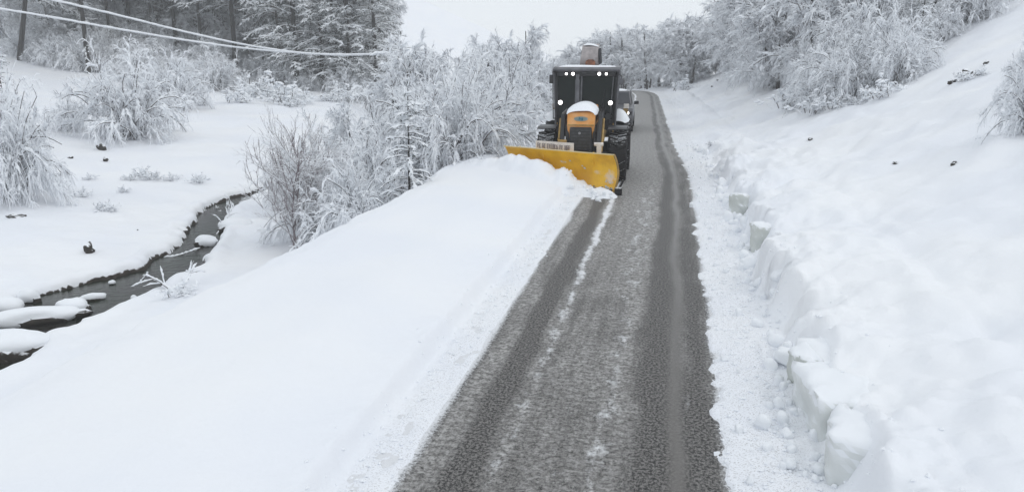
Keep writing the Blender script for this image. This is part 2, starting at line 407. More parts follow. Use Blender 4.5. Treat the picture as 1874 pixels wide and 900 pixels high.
class MB:
    """collects simple solids into one mesh"""
    def __init__(s): s.b = bmesh.new()
    def box(s, c, d, rot=None, taper=None):
        v = bmesh.ops.create_cube(s.b, size=1)['verts']
        for q in v:
            if taper and q.co.z > 0: q.co.x *= taper[0]; q.co.y *= taper[1]
            q.co = Vector((q.co.x * d[0], q.co.y * d[1], q.co.z * d[2]))
        m = Matrix.Translation(c) @ (rot.to_4x4() if rot else Matrix())
        bmesh.ops.transform(s.b, matrix=m, verts=v); return s
    def cyl(s, a, b, r, r2=None, n=12):
        a, b = Vector(a), Vector(b); d = b - a
        v = bmesh.ops.create_cone(s.b, cap_ends=True, segments=n, radius1=r, radius2=r if r2 is None else r2, depth=d.length)['verts']
        bmesh.ops.transform(s.b, matrix=Matrix.Translation((a + b) / 2) @ d.to_track_quat('Z', 'Y').to_matrix().to_4x4(), verts=v); return s
    def beam(s, a, b, w, h):
        a, b = Vector(a), Vector(b); d = b - a
        q = d.to_track_quat('Y', 'Z').to_matrix()
        return s.box((a + b) / 2, (w, d.length, h), q)
    def prism(s, prof, x0, x1):
        """profile in (y, z) extruded along x"""
        a = [s.b.verts.new((x0, y, z)) for y, z in prof]; b = [s.b.verts.new((x1, y, z)) for y, z in prof]
        n = len(prof)
        s.b.faces.new(a); s.b.faces.new(b[::-1])
        for i in range(n): s.b.faces.new((a[i], b[i], b[(i + 1) % n], a[(i + 1) % n]))
        return s
    def poly(s, pts, thick, axis=1):
        p = [Vector(q) for q in pts]; nrm = (p[1] - p[0]).cross(p[2] - p[0]).normalized() * thick
        a = [s.b.verts.new(q) for q in p]; b = [s.b.verts.new(q + nrm) for q in p]
        n = len(p); s.b.faces.new(a[::-1]); s.b.faces.new(b)
        for i in range(n): s.b.faces.new((a[i], a[(i + 1) % n], b[(i + 1) % n], b[i]))
        return s
    def ball(s, c, r, sc_=(1, 1, 1), sub=2):
        v = bmesh.ops.create_icosphere(s.b, subdivisions=sub, radius=r)['verts']
        bmesh.ops.transform(s.b, matrix=Matrix.Translation(c) @ Matrix.Diagonal((*sc_, 1)), verts=v); return s
    def build(s, name, m, parent=None, bevel=0., smooth=False):
        bmesh.ops.recalc_face_normals(s.b, faces=s.b.faces)
        me = bpy.data.meshes.new(name); s.b.to_mesh(me); s.b.free(); me.materials.append(m)
        if smooth: me.polygons.foreach_set('use_smooth', [True] * len(me.polygons))
        o = link(name, me, parent)
        if bevel:
            md = o.modifiers.new('bevel', 'BEVEL'); md.width = bevel; md.segments = 2; md.limit_method = 'ANGLE'
        return o

# ------------------------------------------------------------------ ground, road, stream
def axis(breaks):
    out = []
    for a, b, s in breaks:
        n = max(1, int(round((b - a) / s))); out += list(np.linspace(a, b, n, endpoint=False))
    return out
us = axis([(-110, -70, 5), (-70, -40, 2), (-40, -26, .6), (-26, -18, .25), (-18, -11, .06), (-11, -7.2, .14), (-7.2, -5.6, .045), (-5.6, -3.3, .05), (-3.3, -2.3, .03), (-2.3, -.3, .1),
           (-.3, 1.6, .03), (1.6, 3.2, .05), (3.2, 6, .12), (6, 14, .4), (14, 40, 1.5), (40, 110, 5)]) + [110]
vv = [-10, -7, -4, -1, 1, 2, 3, 3.6]; 
while vv[-1] < 225:
    v = vv[-1]; vv.append(v + (.0065 * v if v < 8 else .052 if v < 12 else .052 + .0032 * (v - 12) if v < 30 else .0065 * v + .007 * (v - 32)))
us = np.array(us); vv = np.array(vv)
Ug, Vg = np.meshgrid(us, vv)
Ug2 = Ug + bend(Vg) * np.exp(-np.clip(np.abs(Ug) - 12, 0, None) / 25) * 1.0     # fine columns follow the bend
Zg = Zuv(Ug2, Vg)
Xg, Yg = uv2xy(Ug2, Vg)
nu, nv = len(us), len(vv)
idx = np.arange(nu * nv).reshape(nv, nu)
Fq = np.stack([idx[:-1, :-1], idx[:-1, 1:], idx[1:, 1:], idx[1:, :-1]], -1).reshape(-1, 4)
me = mesh_np('snow_ground', np.stack([Xg, Yg, Zg], -1).reshape(-1, 3), Fq, True, [M['ground']])
tq = Ug2 - bend(Vg)
sdist = stream_d(Xg, Yg) + .40 * fbm(Xg * 1.1, Yg * 1.1, 12, 3) + .07 * fbm(Xg * 2.6, Yg * 2.6, 13, 1)
soil = np.where(tq < -7.5, ss(.0, -.06, sdist), 0)
grit = np.clip(ss(-.1, .1, tq) * ss(1.0, .5, tq) + ss(-3.1, -2.9, tq) * (tq < -2) * .8, 0, 1)
for nm, arr in (('soil', soil), ('grit', grit)):
    a_ = me.attributes.new(nm, 'FLOAT', 'POINT'); a_.data.foreach_set('value', arr.astype(np.float32).ravel())
tag(link('snow_ground', me), kind='structure')

rv = np.concatenate([np.linspace(-9, 60, 140), np.linspace(61, 130, 70)]); ru = np.linspace(-5.6, .75, 14)
Ru, Rv = np.meshgrid(ru, rv); Rub = Ru + bend(Rv); Rx, Ry = uv2xy(Rub, Rv); Rz = dip(Rv)
idx = np.arange(Ru.size).reshape(Ru.shape)
Fq = np.stack([idx[:-1, :-1], idx[:-1, 1:], idx[1:, 1:], idx[1:, :-1]], -1).reshape(-1, 4)
me = mesh_np('road', np.stack([Rx, Ry, Rz], -1).reshape(-1, 3), Fq, True, [M['road']])
uvl = me.uv_layers.new(name='road'); li = Fq.ravel()
uvl.data.foreach_set('uv', np.stack([Ru.ravel()[li], Rv.ravel()[li]], -1).astype(np.float32).ravel())
tag(link('road', me), kind='structure')

wp = []; 
S = STREAM[:13]
for i, (x, y, w) in enumerate(S):
    a = S[max(0, i - 1)]; b = S[min(len(S) - 1, i + 1)]; d = Vector((b[0] - a[0], b[1] - a[1])).normalized()
    wp += [(x + d.y * (w + .7), y - d.x * (w + .7), WATER), (x - d.y * (w + .7), y + d.x * (w + .7), WATER)]
wf = [(2 * i, 2 * i + 2, 2 * i + 3, 2 * i + 1) for i in range(len(S) - 1)]
tag(link('stream', mesh_np('stream', wp, wf, False, [M['water']])), kind='structure')

# ------------------------------------------------------------------ plants: vectorised branch growth
def _norm(a): return a / (np.linalg.norm(a, axis=-1, keepdims=True) + 1e-9)
def grow(P0, D0, L, K, droop, wob, rng, liftend=0.):
    N = len(P0); pts = np.zeros((N, K + 1, 3)); pts[:, 0] = P0; d = _norm(D0); step = (L / K)[:, None]
    for k in range(K):
        pts[:, k + 1] = pts[:, k] + d * step
        d = d + rng.normal(0, wob, (N, 3)); d[:, 2] -= droop * step[:, 0] if np.ndim(droop) == 0 else droop * step[:, 0]
        d[:, 2] += liftend * (k / K); d = _norm(d)
    return pts
def spawn(pts, n, t0, t1, spread, rng, flat=0.):
    N, K1, _ = pts.shape; K = K1 - 1
    par = np.repeat(np.arange(N), n); t = rng.uniform(t0, t1, len(par)) * K
    i = np.clip(t.astype(int), 0, K - 1); f = (t - i)[:, None]
    p = pts[par, i] * (1 - f) + pts[par, i + 1] * f; d = _norm(pts[par, i + 1] - pts[par, i])
    r = rng.normal(0, 1, (len(par), 3)); r[:, 2] *= (1 - flat); r -= (r * d).sum(-1, keepdims=True) * d; r = _norm(r)
    a = rng.uniform(spread[0], spread[1], len(par))[:, None]
    return p, _norm(d * np.cos(a) + r * np.sin(a)), t / K, par
def tube(pts, r0, r1, sides=3, flat=1.):
    N, K1, _ = pts.shape
    d = np.zeros_like(pts); d[:, 1:-1] = pts[:, 2:] - pts[:, :-2]; d[:, 0] = pts[:, 1] - pts[:, 0]; d[:, -1] = pts[:, -1] - pts[:, -2]
    d = _norm(d + 1e-5); s = np.cross(d, np.array([0, 0, 1.])) + np.array([1e-4, 0, 0]); s = _norm(s); up = np.cross(s, d)
    r0 = np.broadcast_to(r0, (N,)); r1 = np.broadcast_to(r1, (N,)); f = np.linspace(0, 1, K1)[None]
    R = (r0[:, None] * (1 - f) + r1[:, None] * f)[..., None]
    ang = np.pi / 2 + 2 * np.pi * np.arange(sides) / sides
    V_ = np.stack([pts + s * np.cos(a) * R + up * np.sin(a) * R * flat for a in ang], 2)      # N,K1,S,3
    base = np.arange(N * K1 * sides).reshape(N, K1, sides)
    nx = np.roll(base, -1, 2)
    F_ = np.stack([base[:, :-1], nx[:, :-1], nx[:, 1:], base[:, 1:]], -1).reshape(-1, 4)
    return V_.reshape(-1, 3), F_
OC = np.array([(1, 0, 0), (0, 1, 0), (-1, 0, 0), (0, -1, 0), (0, 0, 1), (0, 0, -1)], float)
OF = np.array([(0, 1, 4, 4), (1, 2, 4, 4), (2, 3, 4, 4), (3, 0, 4, 4), (1, 0, 5, 5), (2, 1, 5, 5), (3, 2, 5, 5), (0, 3, 5, 5)])
def pads(P_, D_, ln, wd_, ht, rng):
    """lumps of snow lying along the branches"""
    N = len(P_); d = _norm(D_ * np.array([1, 1, .8])); s = _norm(np.cross(d, np.array([0, 0, 1.])) + 1e-4); up = np.cross(s, d)
    o = OC[None] * rng.uniform(.7, 1.3, (N, 6, 1))
    V_ = P_[:, None] + d[:, None] * o[..., 0:1] * ln[:, None, None] + s[:, None] * o[..., 1:2] * wd_[:, None, None] + up[:, None] * (o[..., 2:3] * ht[:, None, None] + ht[:, None, None] * .5)
    F_ = (np.arange(N) * 6)[:, None, None] + OF[None]
    return V_.reshape(-1, 3), F_.reshape(-1, 4)
def tri_quads(V_, F_):      # degenerate quads -> triangles handled by from_pydata
    return V_, F_
def combine(parts):
    Vs, Fs, Ms = [], [], []; o = 0
    for (v, f), m in parts:
        Vs.append(v); Fs.append(f + o); Ms.append(np.full(len(f), m)); o += len(v)
    return np.concatenate(Vs), np.concatenate(Fs), np.concatenate(Ms)
def veg_mesh(name, parts, mats):
    V_, F_, I_ = combine(parts)
    tri = F_[:, 2] == F_[:, 3]
    me = bpy.data.meshes.new(name)
    Q, T = F_[~tri], F_[tri][:, :3]
    loops = np.concatenate([Q.ravel(), T.ravel()]).astype(np.int32)
    st = np.concatenate([np.arange(len(Q)) * 4, len(Q) * 4 + np.arange(len(T)) * 3]).astype(np.int32)
    tot = np.concatenate([np.full(len(Q), 4), np.full(len(T), 3)]).astype(np.int32)
    me.vertices.add(len(V_)); me.vertices.foreach_set('co', V_.astype(np.float32).ravel())
    me.loops.add(len(loops)); me.loops.foreach_set('vertex_index', loops)
    me.polygons.add(len(st)); me.polygons.foreach_set('loop_start', st); me.polygons.foreach_set('loop_total', tot)
    me.polygons.foreach_set('material_index', np.concatenate([I_[~tri], I_[tri]]).astype(np.int32))
    me.polygons.foreach_set('use_smooth', np.zeros(len(st), bool))
    for m in mats: me.materials.append(m)
    me.update(calc_edges=True); return me
ntri = 0
class Proto:
    """parts with their measured height and width, so that a copy can be asked for by size"""
    def __init__(s, parts, height):
        s.parts = parts; co = []
        for _, me in parts:
            a_ = np.zeros(len(me.vertices) * 3, np.float32); me.vertices.foreach_get('co', a_); co.append(a_.reshape(-1, 3))
        co = np.concatenate(co); s.h = float(np.percentile(co[:, 2], 98.5)); s.w = float(np.percentile(np.hypot(co[:, 0], co[:, 1]), 95) * 2)
def ends(pts, rng, frac):
    """random points along branches, for snow lumps"""
    N, K1, _ = pts.shape; n = int(N * frac); i = rng.randint(0, N, n); k = rng.randint(1, K1 - 1, n) if K1 > 2 else np.zeros(n, int)
    return pts[i, k], pts[i, np.minimum(k + 1, K1 - 1)] - pts[i, k]

def arching_shrub(seed, h=3.0, w=1.9, stems=64, dens=1.0):
    rng = np.random.RandomState(seed)
    P0 = rng.normal(0, .30, (stems, 3)); P0[:, 2] = -.15
    az = rng.uniform(0, 6.283, stems); tilt = rng.uniform(.05, 1.25, stems) ** .8
    D = np.stack([np.cos(az) * tilt, np.sin(az) * tilt, np.ones(stems)], -1)
    st = grow(P0, D, rng.uniform(.5, 1.0, stems) * (.62 + .42 * tilt / 1.25) * h * 1.45, 10, .62 / h * 2.2, .08, rng)
    p, d, t, par = spawn(st, int(8 * dens), .12, 1, (.3, 1.1), rng)
    b = grow(p, d, rng.uniform(.18, .36, len(p)) * h * (1.15 - .5 * t), 5, 1.2, .12, rng)
    p2, d2, t2, _ = spawn(b, int(10 * dens), .12, 1, (.3, 1.1), rng)
    c = grow(p2, d2, rng.uniform(.06, .16, len(p2)) * h, 3, 2.2, .16, rng)
    e, ed = ends(b, rng, 2.2); e2, ed2 = ends(c, rng, .34); e3, ed3 = ends(st, rng, 5)
    e4, ed4 = ends(b, rng, .8)
    s1 = [(tube(st, .032, .015, 4), 0)]
    s2 = [(tube(b, .019, .012), 0), (tube(c, .0135, .008), 0),
          (pads(e4, ed4, rng.uniform(.12, .26, len(e4)), rng.uniform(.05, .10, len(e4)), rng.uniform(.035, .07, len(e4)), rng), 1),
          (pads(e, ed, rng.uniform(.05, .15, len(e)), rng.uniform(.022, .05, len(e)), rng.uniform(.02, .04, len(e)), rng), 1),
          (pads(e3, ed3, rng.uniform(.10, .25, len(e3)), rng.uniform(.035, .065, len(e3)), rng.uniform(.03, .05, len(e3)), rng), 1),
          (pads(e2, ed2, rng.uniform(.03, .09, len(e2)), rng.uniform(.016, .035, len(e2)), rng.uniform(.013, .03, len(e2)), rng), 1)]
    return Proto([('stems', veg_mesh('stems', s1, [M['stem']])), ('twigs', veg_mesh('twigs', s2, [M['twig'], M['snow']]))], h)

def broad_tree(seed, h=6.5, limbs=20, dens=1.0, lean=.1):
    rng = np.random.RandomState(seed)
    nt_ = rng.randint(1, 4)
    P0 = rng.normal(0, .12, (nt_, 3)); P0[:, 2] = -.3
    D = np.stack([rng.normal(0, .22 + lean, nt_), rng.normal(0, .2, nt_), np.ones(nt_)], -1)
    tr = grow(P0, D, rng.uniform(.85, 1.0, nt_) * h, 10, 0., .05, rng)
    p, d, t, _ = spawn(tr, limbs // nt_ + 2, .16, .98, (.5, 1.15), rng)
    a = grow(p, d, rng.uniform(.30, .50, len(p)) * h * (1.1 - .6 * t), 7, .35, .10, rng)
    p, d, t, _ = spawn(a, int(13 * dens), .12, 1, (.3, 1.1), rng)
    b = grow(p, d, rng.uniform(.08, .18, len(p)) * h * (1.2 - .5 * t), 5, 1.2, .14, rng)
    p, d, t, _ = spawn(b, int(11 * dens), .1, 1, (.3, 1.1), rng)
    c = grow(p, d, rng.uniform(.025, .06, len(p)) * h, 3, 2.2, .18, rng)
    e, ed = ends(b, rng, 2.6); e2, ed2 = ends(a, rng, 7); e3, ed3 = ends(c, rng, .32)
    e4, ed4 = ends(b, rng, 1.1)
    trk = [(tube(tr, .016 * h, .005 * h, 6), 0)]
    crn = [(tube(a, .032, .017, 4), 0), (tube(b, .021, .012), 1), (tube(c, .014, .009), 1),
           (pads(e4, ed4, rng.uniform(.14, .34, len(e4)), rng.uniform(.06, .13, len(e4)), rng.uniform(.04, .09, len(e4)), rng), 2),
           (pads(e, ed, rng.uniform(.06, .18, len(e)), rng.uniform(.028, .06, len(e)), rng.uniform(.022, .045, len(e)), rng), 2),
           (pads(e2, ed2, rng.uniform(.10, .26, len(e2)), rng.uniform(.035, .06, len(e2)), rng.uniform(.03, .05, len(e2)), rng), 2),
           (pads(e3, ed3, rng.uniform(.04, .1, len(e3)), rng.uniform(.02, .04, len(e3)), rng.uniform(.015, .03, len(e3)), rng), 2)]
    return Proto([('trunk', veg_mesh('trunk', trk, [M['trunk']])), ('crown', veg_mesh('crown', crn, [M['stem'], M['twig'], M['snow']]))], h)

def conifer(seed, h=10., c0=.08, reach=.22, boughs=90, dens=1.0, pad=1.0, droop=.5, trunk_r=.017, fat=1.):
    rng = np.random.RandomState(seed)
    tr = grow(np.array([[0, 0, -.3]]), np.array([[rng.normal(0, .03), rng.normal(0, .03), 1.]]), np.array([h + .3]), 12, 0, .012, rng)
    p, d, t, _ = spawn(tr, boughs, c0, .985, (1.15, 1.6), rng)
    f = (t - c0) / (1 - c0)
    L = reach * h * (1.05 - f) ** .75 * rng.uniform(.7, 1.15, len(t)) + .02 * h
    b = grow(p, d, L, 7, droop / (reach * h) * 1.6, .06, rng, .06)
    p, d, t, _ = spawn(b, int(15 * dens), .12, 1, (.5, 1.0), rng, .75)
    c = grow(p, d, rng.uniform(.018, .042, len(p)) * h * (1.3 - .6 * t), 3, 1.6, .10, rng)
    p, d, t, _ = spawn(c, int(3 * dens), .2, 1, (.4, 1.0), rng, .5)
    g = grow(p, d, rng.uniform(.010, .022, len(p)) * h, 2, 2.5, .10, rng)
    e, ed = ends(b, rng, 2.6); e2, ed2 = ends(c, rng, .30 * pad)
    k = h / 10 * fat
    trk = [(tube(tr, trunk_r * h, .003 * h, 7), 0)]
    crn = [(tube(b, .035 * k, .02 * k, 4), 1), (tube(c, .032 * k, .014 * k, 3, .7), 0), (tube(g, .026 * k, .012 * k, 3, .7), 0),
           (pads(e, ed, rng.uniform(.12, .34, len(e)) * k, rng.uniform(.06, .13, len(e)) * k, rng.uniform(.03, .07, len(e)) * k, rng), 2),
           (pads(e2, ed2, rng.uniform(.07, .20, len(e2)) * k, rng.uniform(.04, .08, len(e2)) * k, rng.uniform(.02, .05, len(e2)) * k, rng), 2)]
    return Proto([('trunk', veg_mesh('trunk', trk, [M['trunk']])), ('crown', veg_mesh('crown', crn, [M['needle'], M['stem'], M['snow']]))], h)

def bare_shrub(seed, h=3.2, stems=34):
    rng = np.random.RandomState(seed)
    P0 = np.concatenate([rng.normal(0, .08, (stems, 2)), np.full((stems, 1), -.2)], 1)
    tr = grow(P0[:2], np.array([[.03, 0, 1.], [-.10, .05, 1]]), np.array([h * .8, h * .95]), 8, 0, .05, rng)
    p, d, t, _ = spawn(tr, 26, .10, .95, (.4, 1.15), rng)
    a = grow(p, d, rng.uniform(.40, .62, len(p)) * h * (1.1 - .45 * t), 8, .05, .05, rng)
    p, d, t, _ = spawn(a, 8, .2, 1, (.3, .9), rng)
    b = grow(p, d, rng.uniform(.12, .26, len(p)) * h, 5, .15, .08, rng)
    p, d, t, _ = spawn(b, 4, .2, 1, (.3, .9), rng)
    c = grow(p, d, rng.uniform(.05, .11, len(p)) * h, 3, .3, .10, rng)
    e, ed = ends(a, rng, 3.2); e2, ed2 = ends(b, rng, .22)
    s1 = [(tube(tr, .030, .014, 5), 0)]
    s2 = [(tube(a, .016, .008, 4), 0), (tube(b, .009, .005), 0), (tube(c, .006, .004), 0),
          (pads(e, ed, rng.uniform(.06, .20, len(e)), rng.uniform(.014, .030, len(e)), rng.uniform(.010, .022, len(e)), rng), 1),
          (pads(e2, ed2, rng.uniform(.04, .12, len(e2)), rng.uniform(.012, .024, len(e2)), rng.uniform(.008, .018, len(e2)), rng), 1)]
    return Proto([('stems', veg_mesh('stems', s1, [M['bare']])), ('twigs', veg_mesh('twigs', s2, [M['bare'], M['snow']]))], h)

def scrub(seed, h=.7, stems=16):
    rng = np.random.RandomState(seed)
    P0 = np.concatenate([rng.normal(0, .18, (stems, 2)), np.full((stems, 1), -.05)], 1)
    az = rng.uniform(0, 6.283, stems); tl = rng.uniform(.1, 1.2, stems)
    a = grow(P0, np.stack([np.cos(az) * tl, np.sin(az) * tl, np.ones(stems)], -1), rng.uniform(.6, 1.2, stems) * h, 5, 1.4, .12, rng)
    p, d, t, _ = spawn(a, 12, .2, 1, (.3, 1.2), rng)
    b = grow(p, d, rng.uniform(.12, .3, len(p)) * h, 3, 2.5, .15, rng)
    e, ed = ends(b, rng, .55)
    s = [(tube(a, .016, .008), 0), (tube(b, .011, .006), 0),
         (pads(e, ed, rng.uniform(.05, .12, len(e)), rng.uniform(.035, .07, len(e)), rng.uniform(.025, .05, len(e)), rng), 1)]
    return Proto([('twigs', veg_mesh('twigs', s, [M['stem'], M['snow']]))], h)

def put(proto, name, loc, height, rz, label, cat, group=None, sx=1., tilt=(0, 0)):
    k = height / proto.h
    r = empty(name, loc, rz, label=label, cat=cat, group=group)
    r.rotation_euler = (tilt[0], tilt[1], rz); r.scale = (k * sx, k * sx, k)
    if proto in SH: q = SHW * sx * height / proto.w; r.scale = (q, q, k)
    for nm, me in proto.parts: link(nm, me, r)
    return r

SHW = 1.4
SH = [arching_shrub(31), arching_shrub(32, 3.0, stems=70), arching_shrub(33, 3.0, stems=58)]
BT = [broad_tree(41, limbs=26), broad_tree(42, limbs=30), broad_tree(43, limbs=28)]
CO = [conifer(51, reach=.24), conifer(52, boughs=110, reach=.2, pad=1.4)]
PI = [conifer(61, 14, .34, .17, 80, droop=.6, trunk_r=.0085), conifer(62, 14, .46, .20, 70, droop=.7, trunk_r=.008)]
YC = conifer(71, 10, .05, .30, 64, .7, 2.6, droop=.8, trunk_r=.013, fat=2.1)
BS = bare_shrub(81)
SC = [scrub(91), scrub(92, stems=22)]
rnd = random.Random(5)
def rz(): return rnd.uniform(0, 6.283)

# ---- the plants one can point at
def named(proto, name, px, py, hpx, label, cat, sx=1., r=None, group=None):
    p = hit(px, py); s = F_PX / (p.y / math.cos(TH)) ; s = F_PX / p.y
    return put(proto, name, p, hpx / s, rz() if r is None else r, label, cat, group, sx)
named(SH[0], 'snowy_shrub', 232, 252, 135, 'large dome-shaped snowy shrub standing alone on the snowfield across the stream', 'shrub', 1.15)
named(SH[1], 'snowy_shrub', 318, 200, 92, 'snowy shrub with drooping twigs just behind the large dome-shaped one', 'shrub', 1.0)
named(SH[2], 'snowy_shrub', 128, 238, 55, 'low snowy shrub beside the large dome-shaped one, on its uphill side', 'shrub', 1.1)
named(SH[1], 'snowy_shrub', 18, 362, 190, 'big drooping snowy shrub over the stream bank at the picture edge, the lower of two', 'shrub', .85, 1.1)
named(SH[0], 'snowy_shrub', -20, 285, 130, 'big snowy shrub at the picture edge behind the lower drooping one', 'shrub', .9, 2.2)
named(YC, 'young_conifer', 8, 190, 110, 'small snow-covered conifer rising above the drooping shrubs at the picture edge', 'tree', 1.0)
named(YC, 'young_conifer', 285, 138, 70, 'small snow-plastered conifer in front of the forest below the two cables', 'tree', 1.0)
named(BS, 'bare_shrub', 542, 452, 230, 'bare brown radiating shrub dusted with snow on the stream side of the road bank', 'shrub', 1.0, .6)
put(YC, 'young_conifer', at(752, 19.6), 2.55, 1.0, 'young snowy conifer with a dark slender stem on the road bank ahead of the plough', 'tree', None, .95)

json_rows = [  # proto, px, depth, height, width, label
 (BT[0], 655, 25.5, 3.6, .62, 'drooping snowy tree leaning over the bare radiating shrub'),
 (SH[0], 610, 22.0, 2.4, 1.0, 'dense snowy shrub between the bare shrub and the young conifer'),
 (SH[1], 690, 23.5, 2.6, 1.1, 'broad white shrub on the road bank in front of the young conifer'),
 (SH[2], 600, 27.0, 2.6, 1.1, 'greyish snowy shrub low in the hollow behind the bare shrub'),
 (BT[1], 735, 31.0, 4.8, .75, 'tall snowy tree whose leaning crown meets the end of the cables'),
 (BT[2], 775, 32.0, 5.7, .85, 'tallest frosted tree of the road bank with a rounded crown against the sky'),
 (BT[0], 825, 34.0, 5.1, .85, 'frosted tree with arching limbs against the sky beside the tallest one'),
 (SH[2], 810, 26.0, 3.3, 1.2, 'wide arching snowy shrub beside the deep snow ahead of the plough'),
 (SH[0], 865, 30.0, 3.2, 1.2, 'arching snowy shrub overhanging the bank crest next to the blade'),
 (SH[1], 770, 28.0, 3.4, 1.1, 'heavily laden snowy shrub behind the young conifer on the bank'),
 (SH[0], 730, 25.0, 3.2, 1.0, 'thick snow-clad shrub filling the gap behind the young conifer'),
 (SH[2], 840, 24.5, 2.5, 1.1, 'low arching shrub hugging the crest left of the blade'),
 (SH[1], 660, 20.0, 1.9, 1.1, 'low white shrub at the crest between the bare shrub and the young conifer'),
 (BT[1], 885, 40.0, 5.4, .9, 'grey-white tree with a forked dark stem halfway along the bank'),
 (BT[2], 935, 44.0, 5.2, .9, 'frosted tree standing behind the arching shrub near the cab'),
 (SH[2], 925, 36.0, 3.0, 1.2, 'low white shrub where the bank crest nears the cab'),
 (BT[0], 985, 52.0, 5.4, .9, 'pale frosted tree right beside the cab roof'),
 (SH[1], 975, 44.0, 3.0, 1.2, 'snowy shrub at the foot of the pale tree beside the cab'),
]
for pr, px, Y, h, sx, lab in json_rows:
    put(pr, 'snowy_tree' if pr in BT else 'snowy_shrub', at(px, Y), h, rz(), lab, 'tree' if pr in BT else 'shrub', 'trees and shrubs along the road bank', sx)

# ---- forest on the left hillside
for px, py, wid, h, lab in [(36, 112, .24, 15, 'leaning dark-trunked pine at the forest edge, nearest the picture edge'),
                       (163, 134, .15, 15, 'slim pine with a speckled dark trunk standing clear at the forest edge'),
                       (433, 136, .20, 16, 'straight thick-trunked pine in the middle of the forest edge behind the cables'),
                       (326, 98, .18, 15, 'pine with a broken-looking dark trunk behind the small plastered conifer'),
                       (240, 72, .12, 14, 'thin dark pine trunk deep in the forest above the large shrub'),
                       (402, 50, .2, 16, 'pine trunk high up the slope beside the straight thick one'),
                       (474, 66, .14, 15, 'thin pine trunk on the far side of the straight thick one'),
                       (120, 66, .12, 14, 'thin crooked trunk up the slope between the leaning pine and the slim pine')]:
    p = hit(px, py)
    put(rnd.choice(PI), 'pine_tree', p, h, 0 if px == 36 else rz(), lab, 'tree', 'pines of the left forest', 1.2 + 2.2 * wid, (0, .24 if px == 36 else 0))
for px, py in [(205, 96), (290, 84), (362, 92), (395, 84), (500, 96), (520, 60), (548, 104), (585, 84), (612, 110), (80, 74), (455, 100), (350, 52)]:
    p = hit(px, py); put(PI[px % 2], 'pine_tree', p, 15, rz(), 'tall dark-trunked pine within the left forest', 'tree', 'trees crowded on the left hillside', 1.15 + .5 * rnd.random())
grp = 'trees crowded on the left hillside'
cnt = 0
trunks_seen = [(36, 14), (163, 11), (433, 13), (326, 9), (240, 8), (474, 8)]
def clear_view(px, Y, h=9):      # keeps the trunks that stand at the forest edge in view
    return not any(abs(px - a) < w_ + h * .9 and Y < 95 and Y < TY[a] + 1 for a, w_ in trunks_seen)
TY = {a: hit(a, b).y for a, b in ((36, 112), (163, 134), (433, 136), (326, 98), (240, 72), (474, 66))}
def free(pts, x, y, d):
    return all((x - a) ** 2 + (y - b) ** 2 > d * d for a, b in pts)
pts = []
while cnt < 120:
    px = rnd.uniform(-60, 715); Y = 64 + 48 * rnd.random() ** 1.4
    x = (px - 937) / F_PX * Y
    base = np.interp(px, [-60, 30, 160, 430, 560, 715], [78, 80, 70, 66, 68, 70])
    if Y < base or not free(pts, x, Y, 1.9) or not clear_view(px, Y, 40): continue
    pts.append((x, Y)); z = float(Zxy(x, Y)) - .1; q = rnd.random(); cnt += 1
    if px > 545 and q < .85: put(rnd.choice(CO), 'snowy_conifer', (x, Y, z), rnd.uniform(9, 13), rz(), 'dark conifer crowded with snow at the road end of the left forest', 'tree', 'dense conifers at the road end of the left forest', 1.0)
    elif q < .42: put(rnd.choice(PI), 'pine_tree', (x, Y, z), rnd.uniform(12, 17), rz(), 'tall dark-trunked pine within the left forest', 'tree', grp, 1.15)
    elif q < .62: put(rnd.choice(CO), 'snowy_conifer', (x, Y, z), rnd.uniform(7, 11), rz(), 'snow-laden conifer among the pines of the left forest', 'tree', grp, 1.0)
    else: put(rnd.choice(BT), 'snowy_tree', (x, Y, z), rnd.uniform(5.5, 9), rz(), 'frosted leafless tree among the pines of the left forest', 'tree', grp, 1.05)
for i in range(13):       # the dark mass that ends against the sky
    px = 562 + i * 11.5; Y = 68 + (i % 4) * 4
    p = at(px, Y); put(CO[i % 2], 'snowy_conifer', p, 15.5 - 2.0 * max(0, (i - 9) / 3) , rz(), 'dark conifer crowded with snow at the road end of the left forest', 'tree', 'dense conifers at the road end of the left forest', 1.05)
cnt = 0; pts = []
while cnt < 125:
    px = rnd.uniform(-60, 690) if cnt % 3 else rnd.uniform(-60, 330); base = np.interp(px, [-60, 30, 160, 430, 560, 715], [74, 78, 66, 60, 64, 66]); Y = base + 34 * rnd.random() ** 1.3
    x = (px - 937) / F_PX * Y
    if not free(pts, x, Y, 1.2) or not clear_view(px, Y, 8): continue
    pts.append((x, Y)); cnt += 1
    put(rnd.choice(SH), 'snowy_shrub', (x, Y, float(Zxy(x, Y)) - .1), rnd.uniform(1.3, 2.8), rz(), 'snowy undergrowth shrub at the foot of the left forest', 'shrub', 'undergrowth of the left forest', 1.3)

cnt = 0; pts = []
while cnt < 60:
    px = rnd.uniform(-40, 420); py = np.interp(px, [0, 30, 100, 163, 250, 330, 420], [78, 108, 122, 128, 140, 142, 146]) - 85 * rnd.random() ** 1.4
    p = hit(px, py)
    if not free(pts, p.x, p.y, 1.4) or not clear_view(px, p.y, 12): continue
    pts.append((p.x, p.y)); cnt += 1
    put(rnd.choice(SH), 'snowy_shrub', p, rnd.uniform(1.2, 2.6), rz(), 'snowy undergrowth shrub between the pine trunks of the left forest', 'shrub', 'undergrowth between the trunks of the left forest', 1.3)

